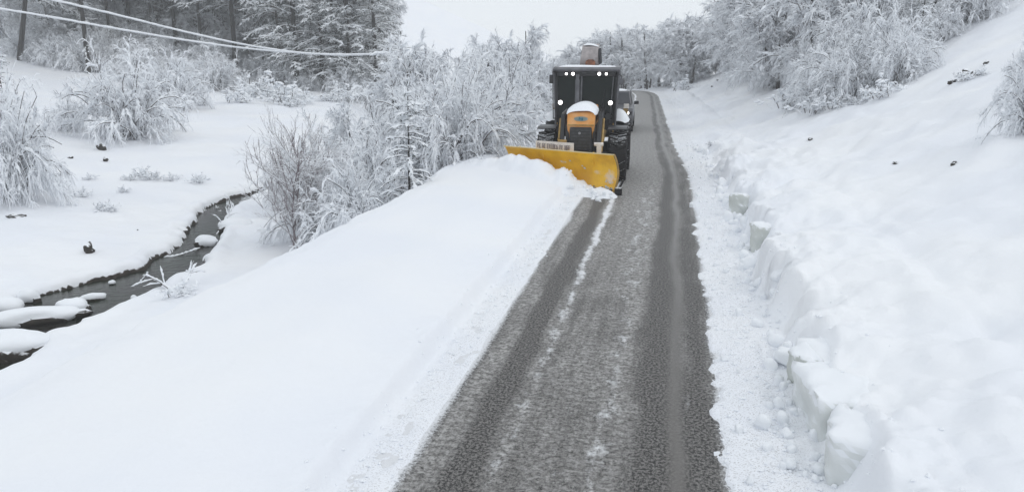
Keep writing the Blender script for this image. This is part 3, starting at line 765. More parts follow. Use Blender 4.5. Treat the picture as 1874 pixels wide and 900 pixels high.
# ---- right hillside
def rbase(px):   # photograph row of the lower limit of the trees
    return np.interp(px, [1150, 1200, 1250, 1310, 1400, 1480, 1520, 1640, 1700, 1760, 1874], [165, 152, 158, 128, 158, 200, 190, 160, 100, 50, 10])
cnt = 0; pts = []; tries = 0
while cnt < 118 and tries < 6000:
    tries += 1
    px = rnd.uniform(1150, 1790); py = rbase(px) - 150 * rnd.random() ** 1.25 - rnd.uniform(0, 8)
    p = hit(px, py, 14)
    if p.y > 115 or not free(pts, p.x, p.y, 1.25 if p.y < 60 else 1.8): continue
    pts.append((p.x, p.y)); cnt += 1; q = rnd.random(); fr = 1 if py > rbase(px) - 22 else 0
    if q < .52 or fr:
        put(rnd.choice(SH), 'snowy_shrub', p, rnd.uniform(1.2, 2.4) if fr else rnd.uniform(2.0, 3.4), rz(), 'snow-laden shrub on the steep hillside above the cleared lane', 'shrub', 'shrubs on the hillside above the lane', 1.1)
    elif q < .93:
        put(rnd.choice(BT), 'snowy_tree', p, rnd.uniform(4.2, 6.8), rz(), 'frosted leafless tree on the steep hillside above the cleared lane', 'tree', 'trees on the hillside above the lane', 1.0)
    else:
        put(rnd.choice(CO), 'snowy_conifer', p, rnd.uniform(3.5, 5.5), rz(), 'snowy conifer among the leafless trees of the hillside above the lane', 'tree', 'conifers on the hillside above the lane', 1.0)
cnt = 0; pts = []; tries = 0
while cnt < 74 and tries < 5000:
    tries += 1
    px = rnd.uniform(1165, 1420); Y = rnd.uniform(36, 98); x = (px - 937) / F_PX * Y
    u, v = xy2uv(x, Y); t_ = u - float(bend(v)); z = float(Zxy(x, Y))
    if t_ < 3.6 + .035 * (Y - 36) * 0 or not free(pts, x, Y, 1.5): continue
    row = 450 + F_PX * ((CAM_H - z) * math.cos(TH) - Y * math.sin(TH)) / (Y * math.cos(TH) + (CAM_H - z) * math.sin(TH))
    if row > rbase(px) + 2: continue
    top = np.interp(px, [1150, 1200, 1250, 1290, 1340, 1420], [66, 48, 28, 2, -20, -40]) + rnd.uniform(-4, 22)
    h = min((CAM_H - z) + (100 - top) / F_PX * Y, rnd.uniform(4.2, 7.5))
    if h < 1.0: continue
    pts.append((x, Y)); cnt += 1
    if h < 2.6: put(rnd.choice(SH), 'snowy_shrub', (x, Y, z - .1), h, rz(), 'snow-laden shrub on the hillside where it meets the bend of the lane', 'shrub', 'shrubs on the hillside at the bend', 1.1)
    else: put(rnd.choice(BT), 'snowy_tree', (x, Y, z - .1), h, rz(), 'frosted leafless tree on the hillside where it meets the bend of the lane', 'tree', 'trees on the hillside at the bend', 1.15)
named(SH[2], 'snowy_shrub', 1885, 245, 130, 'dark-gapped snowy shrub at the picture edge halfway up the open slope', 'shrub', .8)
named(SH[0], 'snowy_shrub', 1880, 170, 80, 'snowy shrub at the picture edge above the dark-gapped one', 'shrub', .8)
named(BS, 'bare_sapling', 1308, 138, 62, 'thin snowy sapling standing at the edge of the hillside thicket', 'sapling', .5)
named(CO[0], 'snowy_conifer', 1680, 105, 130, 'dark-cored snowy conifer leaning out over the shaded gully', 'tree', .8)

# ---- far end of the valley
cnt = 0; pts = []
while cnt < 60:
    px = rnd.uniform(860, 1235); Y = rnd.uniform(66, 130); x = (px - 937) / F_PX * Y
    u, v = xy2uv(x, Y); t_ = u - float(bend(v))
    if (-7.5 < t_ < 2.0 and v < 100) or not free(pts, x, Y, 2.0): continue
    pts.append((x, Y)); cnt += 1
    zt = CAM_H + (100 - np.interp(px, [860, 900, 940, 1000, 1040, 1075, 1110, 1160, 1200, 1235], [98, 104, 98, 118, 100, 62, 60, 52, 60, 40])) / F_PX * Y + rnd.uniform(-.9, 0)
    z = float(Zxy(x, Y)); h = max(2.2, min(zt - z, 12))
    put(rnd.choice(BT), 'snowy_tree', (x, Y, z - .1), h, rz(), 'hazy frosted tree where the valley bends out of sight', 'tree', 'hazy trees at the bend of the valley', 1.1)

# ---- small scrub poking out of the snow
for i, (px, py, hp) in enumerate([(437, 188, 26), (472, 178, 34), (497, 182, 40), (520, 190, 30), (535, 196, 22), (545, 192, 16), (560, 184, 18), (605, 186, 14), (625, 188, 26), (632, 184, 30), (645, 178, 18),
                                  (372, 194, 14), (165, 330, 14), (190, 385, 22), (205, 388, 14), (240, 330, 14), (228, 352, 14), (260, 325, 22), (150, 360, 20), (285, 330, 18), (315, 330, 16), (365, 335, 18), (330, 540, 34), (385, 408, 30),
                                  (1225, 158, 20), (1300, 268, 10), (1480, 195, 40), (1495, 205, 30), (1620, 178, 34), (1760, 148, 16), (1795, 140, 16), (1450, 196, 34), (1250, 165, 22), (1530, 200, 24), (1575, 190, 22)]):
    lab_, gr_ = (('small tuft of snow-capped scrub on the far snowfield below the left forest', 'scrub tufts below the left forest') if px < 700 and py < 220 else
                 ('small tuft of dry scrub on the snowfield between stream and forest', 'scrub tufts on the streamside snowfield') if px < 700 else
                 ('small tuft of scrub at the lower edge of the hillside thicket', 'scrub tufts below the hillside thicket'))
    named(SC[i % 2], 'snowy_scrub', px, py, hp * (1.0 if py < 220 else .8), lab_, 'scrub', 1.2, group=gr_)

# ------------------------------------------------------------------ the backhoe loader with its plough
LO_U, LO_V, YAW = -2.94, 22.0, .04
lx, ly = uv2xy(LO_U, LO_V)
LO = empty('backhoe_loader', (lx, ly, 0), -A + YAW, label='yellow and black backhoe loader with lit lamps pushing an angled snow plough', cat='backhoe loader')
def lc(u, v, z):      # road coordinates -> loader coordinates
    a, b = u - LO_U, v - LO_V; c, s_ = math.cos(-YAW), math.sin(-YAW)
    return Vector((a * c - b * s_, a * s_ + b * c, z))
def wheel(parent, x, y, R, w, name='wheel', lugs=20, rimmat='tan'):
    W = empty(name, (x, y, R)); W.parent = parent
    m = MB(); seg = 32
    prof = [(-w * .42, R * .56), (-w * .5, R * .68), (-w * .49, R * .86), (-w * .40, R * .94), (0, R * .955), (w * .40, R * .94), (w * .49, R * .86), (w * .5, R * .68), (w * .42, R * .56)]
    rings = [[m.b.verts.new((px_, r * math.cos(t), r * math.sin(t))) for px_, r in prof] for t in [6.28319 * i / seg for i in range(seg)]]
    for i in range(seg):
        for j in range(len(prof) - 1): m.b.faces.new((rings[i][j], rings[i][j + 1], rings[(i + 1) % seg][j + 1], rings[(i + 1) % seg][j]))
    for i in range(lugs):
        for sx in (-1, 1):
            t = 6.28319 * (i + (.5 if sx > 0 else 0)) / lugs
            rot = Matrix.Rotation(-t, 3, 'X') @ Matrix.Rotation(sx * .55, 3, 'Y').inverted()
            rx = Matrix.Rotation(t - math.pi / 2, 3, 'X')
            q = rx @ Matrix.Rotation(sx * .5, 3, 'Z')
            m.box(Vector((sx * w * .24, R * .965 * math.cos(t), R * .965 * math.sin(t))), (w * .50, R * .075, R * .09), q)
    m.build('tyre', M['rubber'], W, smooth=False)
    m = MB(); m.cyl((-w * .30, 0, 0), (w * .30, 0, 0), R * .57, n=24); m.cyl((-w * .40, 0, 0), (w * .40, 0, 0), R * .22, n=16)
    m.build('rim', M[rimmat], W, bevel=.01); return W
for sx in (-1, 1):
    wheel(LO, sx * .98, 0, .655, .50, lugs=18); wheel(LO, sx * 1.02, 2.25, .70, .54, lugs=18)
MB().box((0, 1.3, .82), (.62, 3.9, .42)).box((0, 0, .66), (1.5, .26, .22)).box((0, 2.25, .68), (1.5, .34, .3)).box((0, -.62, .80), (.5, .3, .5)).build('chassis', M['black'], LO, .02)
# hood
m = MB(); m.prism([(-.80, 1.56), (-.74, 1.90), (-.60, 1.955), (.95, 2.02), (.95, 1.2), (-.70, 1.2)], -.37, .37)
hood = m.build('hood', M['orange'], LO, .045)
m = MB()
ring = [m.b.verts.new((.185 * math.cos(t), -.812 + .17 * (1.735 + .062 * math.sin(t) - 1.56), 1.735 + .062 * math.sin(t))) for t in [6.28319 * i / 28 for i in range(28)]]
m.b.faces.new(ring); bmesh.ops.solidify(m.b, geom=m.b.faces[:], thickness=.012)
emb = m.build('emblem', M['teal'], hood)
m = MB(); m.box((0, -.797, 1.74), (.12, .01, .045)).box((-.03, -.797, 1.76), (.03, .011, .05)).box((.035, -.797, 1.735), (.035, .011, .065))
m.build('emblem_mark', M['tealdark'], hood)
MB().box((0, -.805, 1.575), (.70, .03, .03)).build('trim_strip', M['tan'], hood, .005)
gr = MB().prism([(-.79, .90), (-.79, 1.55), (.2, 1.55), (.2, .80), (-.70, .84)], -.30, .30).build('grille', M['grey'], LO, .03)
for i in range(7): MB().box((0, -.795, .98 + i * .085), (.50, .014, .022)).build('slat', M['black'], gr, .003)
MB().cyl((-.03, -.80, 1.36), (-.03, -.815, 1.36), .035).build('badge', M['steel'], gr)
MB().box((.36, -.1, 1.3), (.10, 1.3, .5)).box((-.36, -.1, 1.3), (.10, 1.3, .5)).build('engine_cover', M['black'], LO, .02)
# snow lying on the hood
def snow_cap(parent, name, prof, y0, y1, n=9, jit=.012, seed=3):
    """prof: outline across x with height; lofted from y0 to y1, rounded at both ends"""
    r = random.Random(seed); vs_, fs_ = [], []; k = len(prof)
    for i in range(n):
        f = i / (n - 1); e = min(1, math.sin(math.pi * min(max(f, .0), 1)) * 2.2) ** .5 if 0 < f < 1 else .02
        for j, (x, z0, z1) in enumerate(prof): vs_.append((x * (.9 + .1 * e) + r.uniform(-jit, jit), y0 + (y1 - y0) * f + r.uniform(-jit, jit), z0 + (z1 - z0) * e + r.uniform(-jit, jit)))
    for i in range(n - 1):
        for j in range(k - 1): fs_.append((i * k + j, i * k + j + 1, (i + 1) * k + j + 1, (i + 1) * k + j))
    me = bpy.data.meshes.new(name); me.from_pydata(vs_, [], fs_); me.materials.append(M['snow'])
    me.polygons.foreach_set('use_smooth', [True] * len(me.polygons)); o = link(name, me, parent)
    sb = o.modifiers.new('s', 'SUBSURF'); sb.levels = sb.render_levels = 2; return o
snow_cap(hood, 'lying_snow', [(-.41, 1.84, 1.86), (-.40, 1.88, 1.97), (-.26, 1.93, 2.06), (-.08, 1.94, 2.14), (.12, 1.94, 2.14), (.26, 1.94, 2.08), (.39, 1.88, 1.98), (.41, 1.82, 1.84)], -.79, .93)
# exhaust
ex = MB().cyl((-.19, .28, 1.9), (-.19, .28, 2.86), .045).cyl((-.19, .28, 2.1), (-.19, .28, 2.72), .062).build('exhaust_pipe', M['pillar'], LO, smooth=False)
# arms
for sx in (-1, 1):
    x = sx * .50
    MB().beam((x, .95, 1.78), (x, -.45, 1.72), .11, .24).beam((x, -.35, 1.80), (x, -.86 if sx < 0 else -1.42, .80), .11, .22).build('loader_arm', M['black'], LO, .015)
    MB().cyl((x + sx * .085, .5, 1.30), (x + sx * .085, -.75, 1.18), .045).cyl((x + sx * .085, -.3, 1.7), (x + sx * .085, -.84 if sx < 0 else -1.38, .95), .032).build('hydraulic_ram', M['tan'], LO)
    ya_ = -.86 if sx < 0 else -1.42
    MB().box((x + sx * .03, ya_, .98), (.12, .10, .40)).cyl((x - .1, ya_, 1.14), (x + .14, ya_, 1.14), .05).build('arm_bracket', M['cream'] if sx > 0 else M['tan'], LO, .01)
MB().cyl((-.55, -.55, 1.45), (.55, -.55, 1.45), .05).build('cross_tube', M['black'], LO) if False else None
MB().beam((-.5, -.84, .80), (.5, -1.36, .80), .14, .12).build('quick_hitch', M['brownrust'], LO, .02)
# front fenders
for sx in (-1, 1):
    f = MB().box((sx * .96, .10, 1.46), (.52, .75, .03)).beam((sx * .96, -.28, 1.46), (sx * .96, -.42, 1.43), .52, .03).box((sx * .72, .2, 1.2), (.04, .1, .5)).build('front_fender', M['black'], LO, .01)
# cab
cab = empty('cab', (0, 0, 0)); cab.parent = LO
y0, y1, zb, zt = .95, 2.75, 1.32, 2.93
def xw(z): return .80 + .08 * (z - zb) / (zt - zb)
m = MB()
for sx in (-1, 1):
    for y in (y0, y1): m.beam((sx * xw(zb), y, zb), (sx * xw(zt), y + (.10 if y == y0 else 0), zt), .085, .09)
    m.box((sx * .80, 1.85, 1.42), (.07, 1.75, .34))
    m.beam((sx * xw(1.6), 1.9, 1.55), (sx * xw(zt), 1.95, zt), .06, .07)
m.box((0, y0, 1.36), (1.55, .09, .46)).box((0, y1, 1.45), (1.6, .07, .30)).box((0, 1.85, 1.28), (1.6, 1.8, .1)).box((0, y0 + .06, 2.88), (1.66, .10, .17))
m.build('cab_frame', M['black'], cab, .015)
for sx in (-1, 1): MB().beam((sx * (xw(1.45) + .045), y0 - .02, 1.42), (sx * (xw(zt) + .045), y0 + .08, zt), .035, .05).build('corner_trim', M['pillar'], cab, .008)
MB().beam((.70, y0 - .04, 1.5), (.77, y0 + .055, 2.8), .03, .02).build('corner_trim', M['pillar'], cab, .008)
MB().beam((-.13, y0 - .03, 1.62), (-.13, y0 + .07, 2.82), .05, .03).build('windscreen_bar', M['pillar'], cab, .006)
m = MB().prism([(y0 - .08, 2.93), (y0 - .10, 3.0), (y0 + .05, 3.055), (y1 - .1, 3.07), (y1 + .06, 2.99), (y1 + .04, 2.93)], -.95, .95)
rf = m.build('roof', M['pillar'], LO, .03)
snow_cap(rf, 'lying_snow', [(-.88, 3.05, 3.05), (-.75, 3.05, 3.085), (-.3, 3.05, 3.10), (.2, 3.05, 3.09), (.7, 3.05, 3.085), (.87, 3.05, 3.05)], 1.0, 2.7, seed=8)
w = MB(); w.poly([(-xw(1.6) + .03, y0 + .01, 1.58), (-.145, y0 + .01, 1.58), (-.145, y0 + .09, 2.82), (-xw(2.8) + .03, y0 + .09, 2.82)], .012).build('windscreen', M['glass'], cab)
w = MB(); w.poly([(-.115, y0 + .01, 1.58), (xw(1.6) - .03, y0 + .01, 1.58), (xw(2.8) - .03, y0 + .09, 2.82), (-.115, y0 + .09, 2.82)], .012).build('windscreen', M['glass'], cab)
for sx in (-1, 1):
    MB().poly([(sx * xw(1.6), 1.04, 1.6), (sx * xw(1.6), 1.87, 1.6), (sx * xw(2.9), 1.91, 2.9), (sx * xw(2.9), 1.1, 2.9)], .010).build('side_window', M['glass'], cab)
    MB().poly([(sx * xw(1.6), 1.95, 1.6), (sx * xw(1.6), 2.70, 1.6), (sx * xw(2.9), 2.70, 2.9), (sx * xw(2.9), 1.99, 2.9)], .010).build('side_window', M['glass'], cab)
MB().poly([(-.74, 2.75, 1.6), (.74, 2.75, 1.6), (.8, 2.75, 2.88), (-.8, 2.75, 2.88)], .01).build('rear_window', M['glass'], cab)
MB().box((.1, 2.0, 1.75), (.5, .5, .14)).box((.1, 2.25, 2.1), (.48, .14, .6)).box((.1, 2.26, 2.5), (.26, .1, .16)).build('seat', M['seat'], LO, .04)
m = MB().cyl((.1, 1.25, 1.35), (.1, 1.45, 1.86), .04)
for i in range(16):
    a_, b_ = 6.283 * i / 16, 6.283 * (i + 1) / 16
    m.cyl((.1 + .19 * math.cos(a_), 1.46 + .07 * math.sin(a_), 1.9 + .17 * math.sin(a_)), (.1 + .19 * math.cos(b_), 1.46 + .07 * math.sin(b_), 1.9 + .17 * math.sin(b_)), .016, n=6)
m.build('steering_wheel', M['black'], LO)
def lamp(x, y, z, r, name):
    h = MB().cyl((x, y + .09, z), (x, y, z), r * .8, r * 1.15, 16).build(name, M['black'], LO)
    MB().cyl((x, y, z), (x, y - .012, z), r, n=16).build('lens', M['lamp'], h)
for x, r in ((-.56, .034), (-.37, .042), (.37, .044), (.57, .034)): lamp(x, y0 - .07, 2.865, r, 'work_lamp')
for x in (-.71, .71):
    lamp(x, y0 - .16, 2.07, .060, 'headlamp'); MB().beam((x, y0 - .05, 2.07), (x * 1.08, y0 + .02, 2.07), .03, .03).build('lamp_arm', M['black'], LO)
for x in (-.45, .35):
    MB().beam((x, y0 - .02, 1.62), (x + .16, y0 + .035, 2.2), .018, .014).beam((x + .13, y0 - .005, 1.75), (x + .19, y0 + .05, 2.45), .028, .012).build('wiper', M['black'], LO)
for sx in (-1, 1):
    for i in range(5): MB().box((sx * .372, -.2 + i * .16, 1.72), (.012, .10, .16)).build('hood_vent', M['black'], hood)
    m = MB(); q0 = Vector((sx * .44, .8, 1.7))
    for q1 in (Vector((sx * .47, .4, 1.92)), Vector((sx * .48, -.1, 1.86)), Vector((sx * .46, -.5, 1.55)), Vector((sx * .44, -.78, 1.1))): m.cyl(q0, q1, .016, n=6); q0 = q1
    m.build('hydraulic_hose', M['black'], LO)
    MB().cyl((sx * .80, y0 - .06, 1.0), (sx * .80, y0 - .06, 1.5), .014, n=6).build('grab_rail', M['tan'], LO)
MB().box((.05, y0 - .03, 2.90), (.34, .02, .05)).build('roof_plate', M['grey'], LO, .005)
h = MB().cyl((.66, y0 - .25, 1.70), (.66, y0 - .29, 1.70), .098, n=20).beam((.66, y0 - .24, 1.7), (.74, y0, 1.8), .03, .03).build('round_mirror', M['black'], LO)
MB().cyl((.66, y0 - .291, 1.70), (.66, y0 - .298, 1.70), .078, n=20).build('mirror_glass', M['grey'], h)
# mirrors on their rods
MB().cyl((-.86, y0, 2.93), (-.93, y0 - .22, 2.93), .014, n=6).cyl((-.93, y0 - .22, 2.93), (-.90, y0 - .22, 1.62), .014, n=6).cyl((-.90, y0 - .22, 1.62), (-.80, y0, 1.62), .014, n=6).build('mirror_rod', M['black'], LO)
MB().box((-.965, y0 - .22, 2.72), (.12, .06, .24)).build('side_mirror', M['black'], LO, .015)
MB().cyl((.88, y0, 2.88), (1.0, y0 - .15, 2.82), .014, n=6).cyl((1.0, y0 - .15, 2.82), (1.0, y0 - .15, 2.6), .014, n=6).build('mirror_rod', M['black'], LO)
MB().box((.99, y0 - .15, 2.66), (.11, .05, .18)).build('side_mirror', M['pillar'], LO, .015)
# steps, fuel tank
for sx in (-1, 1): MB().box((sx * .78, 1.2, .85), (.22, .75, .5)).build('side_tank', M['black'], LO, .03)
# rear fenders with snow
for sx in (-1, 1):
    m = MB(); pr = [(1.55, 1.30), (1.72, 1.46), (2.25, 1.53), (2.80, 1.46), (2.95, 1.25), (2.90, 1.23), (2.77, 1.42), (2.25, 1.49), (1.75, 1.42), (1.60, 1.27)]
    rfd = m.prism(pr, sx * .74, sx * 1.22).build('rear_fender', M['black'], LO, .01)
    xs = sorted([sx * .78, sx * 1.24]); a_, b_ = xs
    hi = 1.80
    prof = [(a_, 1.44, 1.50), (a_ + .03, 1.48, hi - (.0 if sx > 0 else .22)), (a_ + .16, 1.5, hi), (b_ - .16, 1.5, hi - .03), (b_ - .02, 1.46, hi - (.26 if sx > 0 else .05)), (b_, 1.42, 1.48)]
    snow_cap(rfd, 'lying_snow', prof, 1.62, 2.86, seed=11)
# backhoe: stabilisers and folded boom
for sx in (-1, 1):
    MB().box((sx * 1.10, 3.22, 1.20), (.15, .17, 1.15)).box((sx * 1.10, 3.22, .52), (.22, .3, .07)).cyl((sx * 1.10, 3.22, .55), (sx * 1.10, 3.22, .8), .05).build('stabiliser_leg', M['tan'], LO, .012)
    h = MB().box((sx * 1.12, 3.14, 1.84), (.16, .07, .14)).build('rear_lamp', M['cream'], LO, .012)
MB().box((0, 3.18, .98), (2.2, .12, .22)).box((0, 3.18, 1.4), (2.2, .10, .12)).box((0, 3.0, .9), (.9, .5, .5)).build('rear_frame', M['tan'], LO, .015)
m = MB(); m.prism([(3.45, 1.0), (3.75, 1.1), (3.62, 2.3), (3.15, 3.30), (2.85, 3.72), (2.62, 3.62), (2.80, 3.10), (3.25, 2.2)], -.15, .15)
for v_ in m.b.verts:
    if v_.co.z > 2.9: v_.co.x = v_.co.x * (2.0 if v_.co.z < 3.4 else 1.65) + .05 * (v_.co.z - 3.1) / .5 - .05; 
bm_ = m.build('boom', M['boom'], LO, .03)
MB().cyl((-.30, 2.82, 3.46), (.34, 2.82, 3.46), .055).cyl((-.22, 3.55, 1.2), (.22, 3.55, 1.2), .08).build('pin', M['steel'], bm_)
MB().beam((.30, 2.80, 3.12), (.27, 2.72, 3.58), .05, .16).build('side_plate', M['black'], bm_, .01)
MB().cyl((.0, 2.74, 3.08), (.0, 2.66, 3.15), .15, n=20).build('ram_end', M['brownrust'], bm_)
MB().beam((0.02, 3.05, 3.35), (0.02, 4.1, 2.05), .2, .26).build('dipper', M['tan'], LO, .02)
MB().prism([(4.0, 2.2), (4.35, 1.9), (4.2, 1.45), (3.8, 1.3), (3.75, 1.5), (4.0, 1.7)], -.3, .3).build('digging_bucket', M['black'], LO, .015)
snow_cap(bm_, 'lying_snow', [(-.22, 3.66, 3.68), (-.1, 3.68, 3.74), (.1, 3.66, 3.72), (.26, 3.62, 3.64)], 2.62, 2.92, seed=4, jit=.006)

# ---- the plough blade
a2, b2 = lc(*BA, 0), lc(*BB, 0)
ax = (b2 - a2); BL = ax.length; ax.normalize(); back = Vector((-ax.y, ax.x, 0))       # back points away from the camera
if back.y < 0: back = -back
n_, k_ = 36, 12
vs_, fs_ = [], []
def prof(s_): return .20 * math.sin(math.pi * min(1, s_ * 1.02)) ** .8 * (1.0) - .02 * s_
for th_ in (0, .028):
    for i in range(n_ + 1):
        f = i / n_; hgt = .95 - .05 * (1 - f)
        for j in range(k_ + 1):
            s_ = j / k_; q = a2 + ax * (BL * f) + back * (prof(s_) + th_ + .006 * math.sin(f * 9)); q.z = .05 + hgt * s_
            vs_.append(q)
st_ = (n_ + 1) * (k_ + 1)
for i in range(n_):
    for j in range(k_):
        q = i * (k_ + 1) + j
        fs_ += [(q, q + k_ + 1, q + k_ + 2, q + 1), (st_ + q, st_ + q + 1, st_ + q + k_ + 2, st_ + q + k_ + 1)]
for i in range(n_):
    for j in (0, k_): q = i * (k_ + 1) + j; fs_.append((q, q + k_ + 1, st_ + q + k_ + 1, st_ + q))
for i in (0, n_):
    for j in range(k_): q = i * (k_ + 1) + j; fs_.append((q, q + 1, st_ + q + 1, st_ + q))
me = bpy.data.meshes.new('plough_blade'); me.from_pydata(vs_, [], fs_); me.materials.append(M['yellow'])
me.polygons.foreach_set('use_smooth', [True] * len(me.polygons))
blade = link('plough_blade', me, LO)
es = blade.modifiers.new('e', 'EDGE_SPLIT'); es.split_angle = .9
def bp(f, s_, off, z=None):
    q = a2 + ax * (BL * f) + back * (prof(s_) + off); q.z = (.05 + (.95 - .05 * (1 - f)) * s_) if z is None else z; return q
MB().beam(bp(0, 1, -.01), bp(1, 1, -.01), .075, .022).build('top_lip', mat('lip_cream_yellow', (.62, .50, .26), .5), blade, .004)
MB().beam(bp(.02, 0, -.01, .07), bp(.99, 0, -.01, .07), .03, .13).build('cutting_edge', M['rubber'], blade)
for i in range(14): MB().cyl(bp(.03 + i * .072, .10, -.004), bp(.03 + i * .072, .10, -.024), .018, n=8).build('bolt', M['steel'], blade)
m = MB(); 
for j in range(k_): m.beam(bp(1.0, j / k_, .0), bp(1.0, (j + 1) / k_, .0), .03, .05)
m.build('end_rib', M['tan'], blade)
MB().box(bp(1.03, 0, .06, .10), (.17, .22, .17)).beam(bp(1.02, .0, .1, .12), bp(1.02, .5, .12, .34), .05, .07).build('skid_shoe', M['rubber'], blade, .02)
for f in (.12, .35, .58, .8):
    m = MB(); m.beam(bp(f, .02, .14), bp(f, .5, .10), .03, .12); m.beam(bp(f, .5, .10), bp(f, .98, .1), .03, .12); m.build('rib', M['yellow'], blade)
MB().beam(bp(.1, .45, .16, .5), bp(.92, .45, .16, .5), .10, .14).beam(bp(.5, .5, .2, .42), Vector((0, -.3, .6)), .16, .16).build('push_frame', M['black'], LO, .01)
# snow stuck to the yellow face
rng = np.random.RandomState(3); P_, D_ = [], []
for f, s_, n in ((.55, .68, 3), (.92, .30, 3), (.95, .14, 9), (.90, .06, 9), (.70, .50, 2)):
    for _ in range(n):
        P_.append(bp(min(.99, f + rng.normal(0, .022)), s_ + rng.normal(0, .05), -.012)); D_.append(ax + Vector((0, 0, rng.normal(-.5, .5))))
P_, D_ = np.array(P_), np.array(D_); kk = len(P_)
v_, f_ = pads(P_, D_, rng.uniform(.02, .06, kk), rng.uniform(.006, .012, kk), rng.uniform(.012, .03, kk), rng)
link('stuck_snow', veg_mesh('stuck_snow', [((v_, f_), 0)], [M['packed']]), blade)
# cream plate with dark lettering standing behind the blade's top edge
def pl(f0, z, off=.22): q = bp(f0, 1, off); q.z = z; return q
f0, f1 = .262, .612
sp_ = MB().poly([pl(f0, .84), pl(f1, .84), pl(f1, 1.17), pl(f0, 1.15)], .02).build('sign_plate', M['cream'], LO)
m = MB(); r = random.Random(12)
def stroke(fa, za, fb, zb2, w_=.016):
    a_, b_ = pl(fa, za, .187), pl(fb, zb2, .187); m.beam(a_, b_, w_, .010)
f = f0 + .022
while f < f1 - .035:                       # the words cannot be read in the photograph: upright letter strokes only
    wl = .0095; t = r.random(); zt_ = 1.09 + r.uniform(-.012, .012); zm_ = 1.04; zb_ = .975 + r.uniform(-.012, .012)
    stroke(f, zb_, f, zt_, .022)
    if t < .7: stroke(f, zt_, f + wl, zt_)
    if t > .3: stroke(f, zm_, f + wl, zm_)
    if t > .5: stroke(f + wl, zb_, f + wl, zm_ if t < .75 else zt_)
    if t < .4: stroke(f, zb_, f + wl, zb_)
    f += wl + (.0075 if r.random() < .8 else .020)
m.build('lettering', M['letter'], sp_)

# ------------------------------------------------------------------ the car behind
cu, cv = -3.22, 38.0
cx, cy = uv2xy(cu, cv)
CAR = empty('parked_car', (cx, cy, 0), -A + .03, label='dark grey car following close behind the loader with a headlight on', cat='car'); CAR.name = 'grey_car'
m = MB(); m.prism([(-2.15, .35), (-2.22, .62), (-2.12, .98), (-1.95, 1.08), (-.95, 1.16), (-.7, 1.14), (1.9, 1.14), (2.1, 1.05), (2.15, .4), (1.8, .28), (-1.8, .28)], -.90, .90)
body = m.build('body', M['car'], CAR, .06)
m = MB(); m.box((0, .62, 1.44), (1.66, 2.5, .62), taper=(.84, .72)).build('cabin', M['car'], CAR, .05)
MB().poly([(-.74, -.61, 1.17), (.74, -.61, 1.17), (.64, -.31, 1.68), (-.64, -.31, 1.68)], .01).build('windscreen', mat('car_glass', (.035, .037, .045), .1), CAR)
for sx in (-1, 1):
    MB().poly([(sx * .835, -.45, 1.18), (sx * .835, 1.6, 1.18), (sx * .73, 1.35, 1.66), (sx * .73, -.2, 1.66)], .012).build('side_window', M['glass'], CAR)
    MB().box((sx * 1.02, -.42, 1.24), (.22, .10, .15)).build('side_mirror', M['black'], CAR, .03)
    h = MB().box((sx * .68, -2.13, .86), (.34, .12, .16)).build('headlight', M['black'], CAR, .03)
    MB().cyl((sx * .66, -2.17, .88), (sx * .66, -2.22, .88), .075, n=14).build('lens', M['lamp'], h)
    for y in (-1.38, 1.4): wheel(CAR, sx * .80, y, .35, .24, lugs=30, rimmat='steel')
g_ = MB().box((0, -2.18, .80), (.9, .08, .22)).build('grille', M['black'], CAR, .02)
MB().box((0, -2.24, .50), (1.7, .12, .16)).build('bumper', M['black'], CAR, .03)
MB().box((0, -2.31, .52), (.5, .015, .11)).build('number_plate', M['cream'], CAR)
snow_cap(CAR, 'lying_snow', [(-.55, 1.74, 1.74), (-.4, 1.74, 1.80), (.0, 1.74, 1.82), (.4, 1.74, 1.80), (.55, 1.74, 1.74)], .1, 1.3, seed=14)

# ------------------------------------------------------------------ snow-laden cables
def cable(pix, label, ya=17.0, yb=35.0, sides=7):
    xa, xb = (-80 - 937) / F_PX * ya / math.cos(TH), (700 - 937) / F_PX * yb / math.cos(TH)
    px = np.linspace(-80, 730, 90); co = np.polyfit([p[0] for p in pix], [p[1] for p in pix], 3); pts_ = []
    rr = np.random.RandomState(len(label))
    for q in px:
        py = float(np.polyval(co, q)); d = ray(q, py)
        # meet the vertical plane through the two ends
        nx, ny = -(yb - ya), (xb - xa); t = (nx * xa + ny * ya) / (nx * d[0] + ny * d[1])
        pts_.append((d[0] * t, d[1] * t, CAM_H + d[2] * t))
    P_ = np.array(pts_)[None]
    v_, f_ = tube(P_, .021, .030, sides, 1.15)
    v_ = v_ + rr.normal(0, .0035, v_.shape)
    me = mesh_np('cable', v_, f_, True, [M['snow']]); tag(link('cable', me), label, 'cable')
cable([(0, 16), (125, 37), (250, 59), (375, 79), (500, 93), (600, 100), (655, 99)], 'lower of two snow-coated overhead cables crossing in front of the forest')
cable([(95, 0), (250, 36), (400, 73), (500, 90), (600, 100), (655, 101)], 'upper of two snow-coated overhead cables crossing in front of the forest')

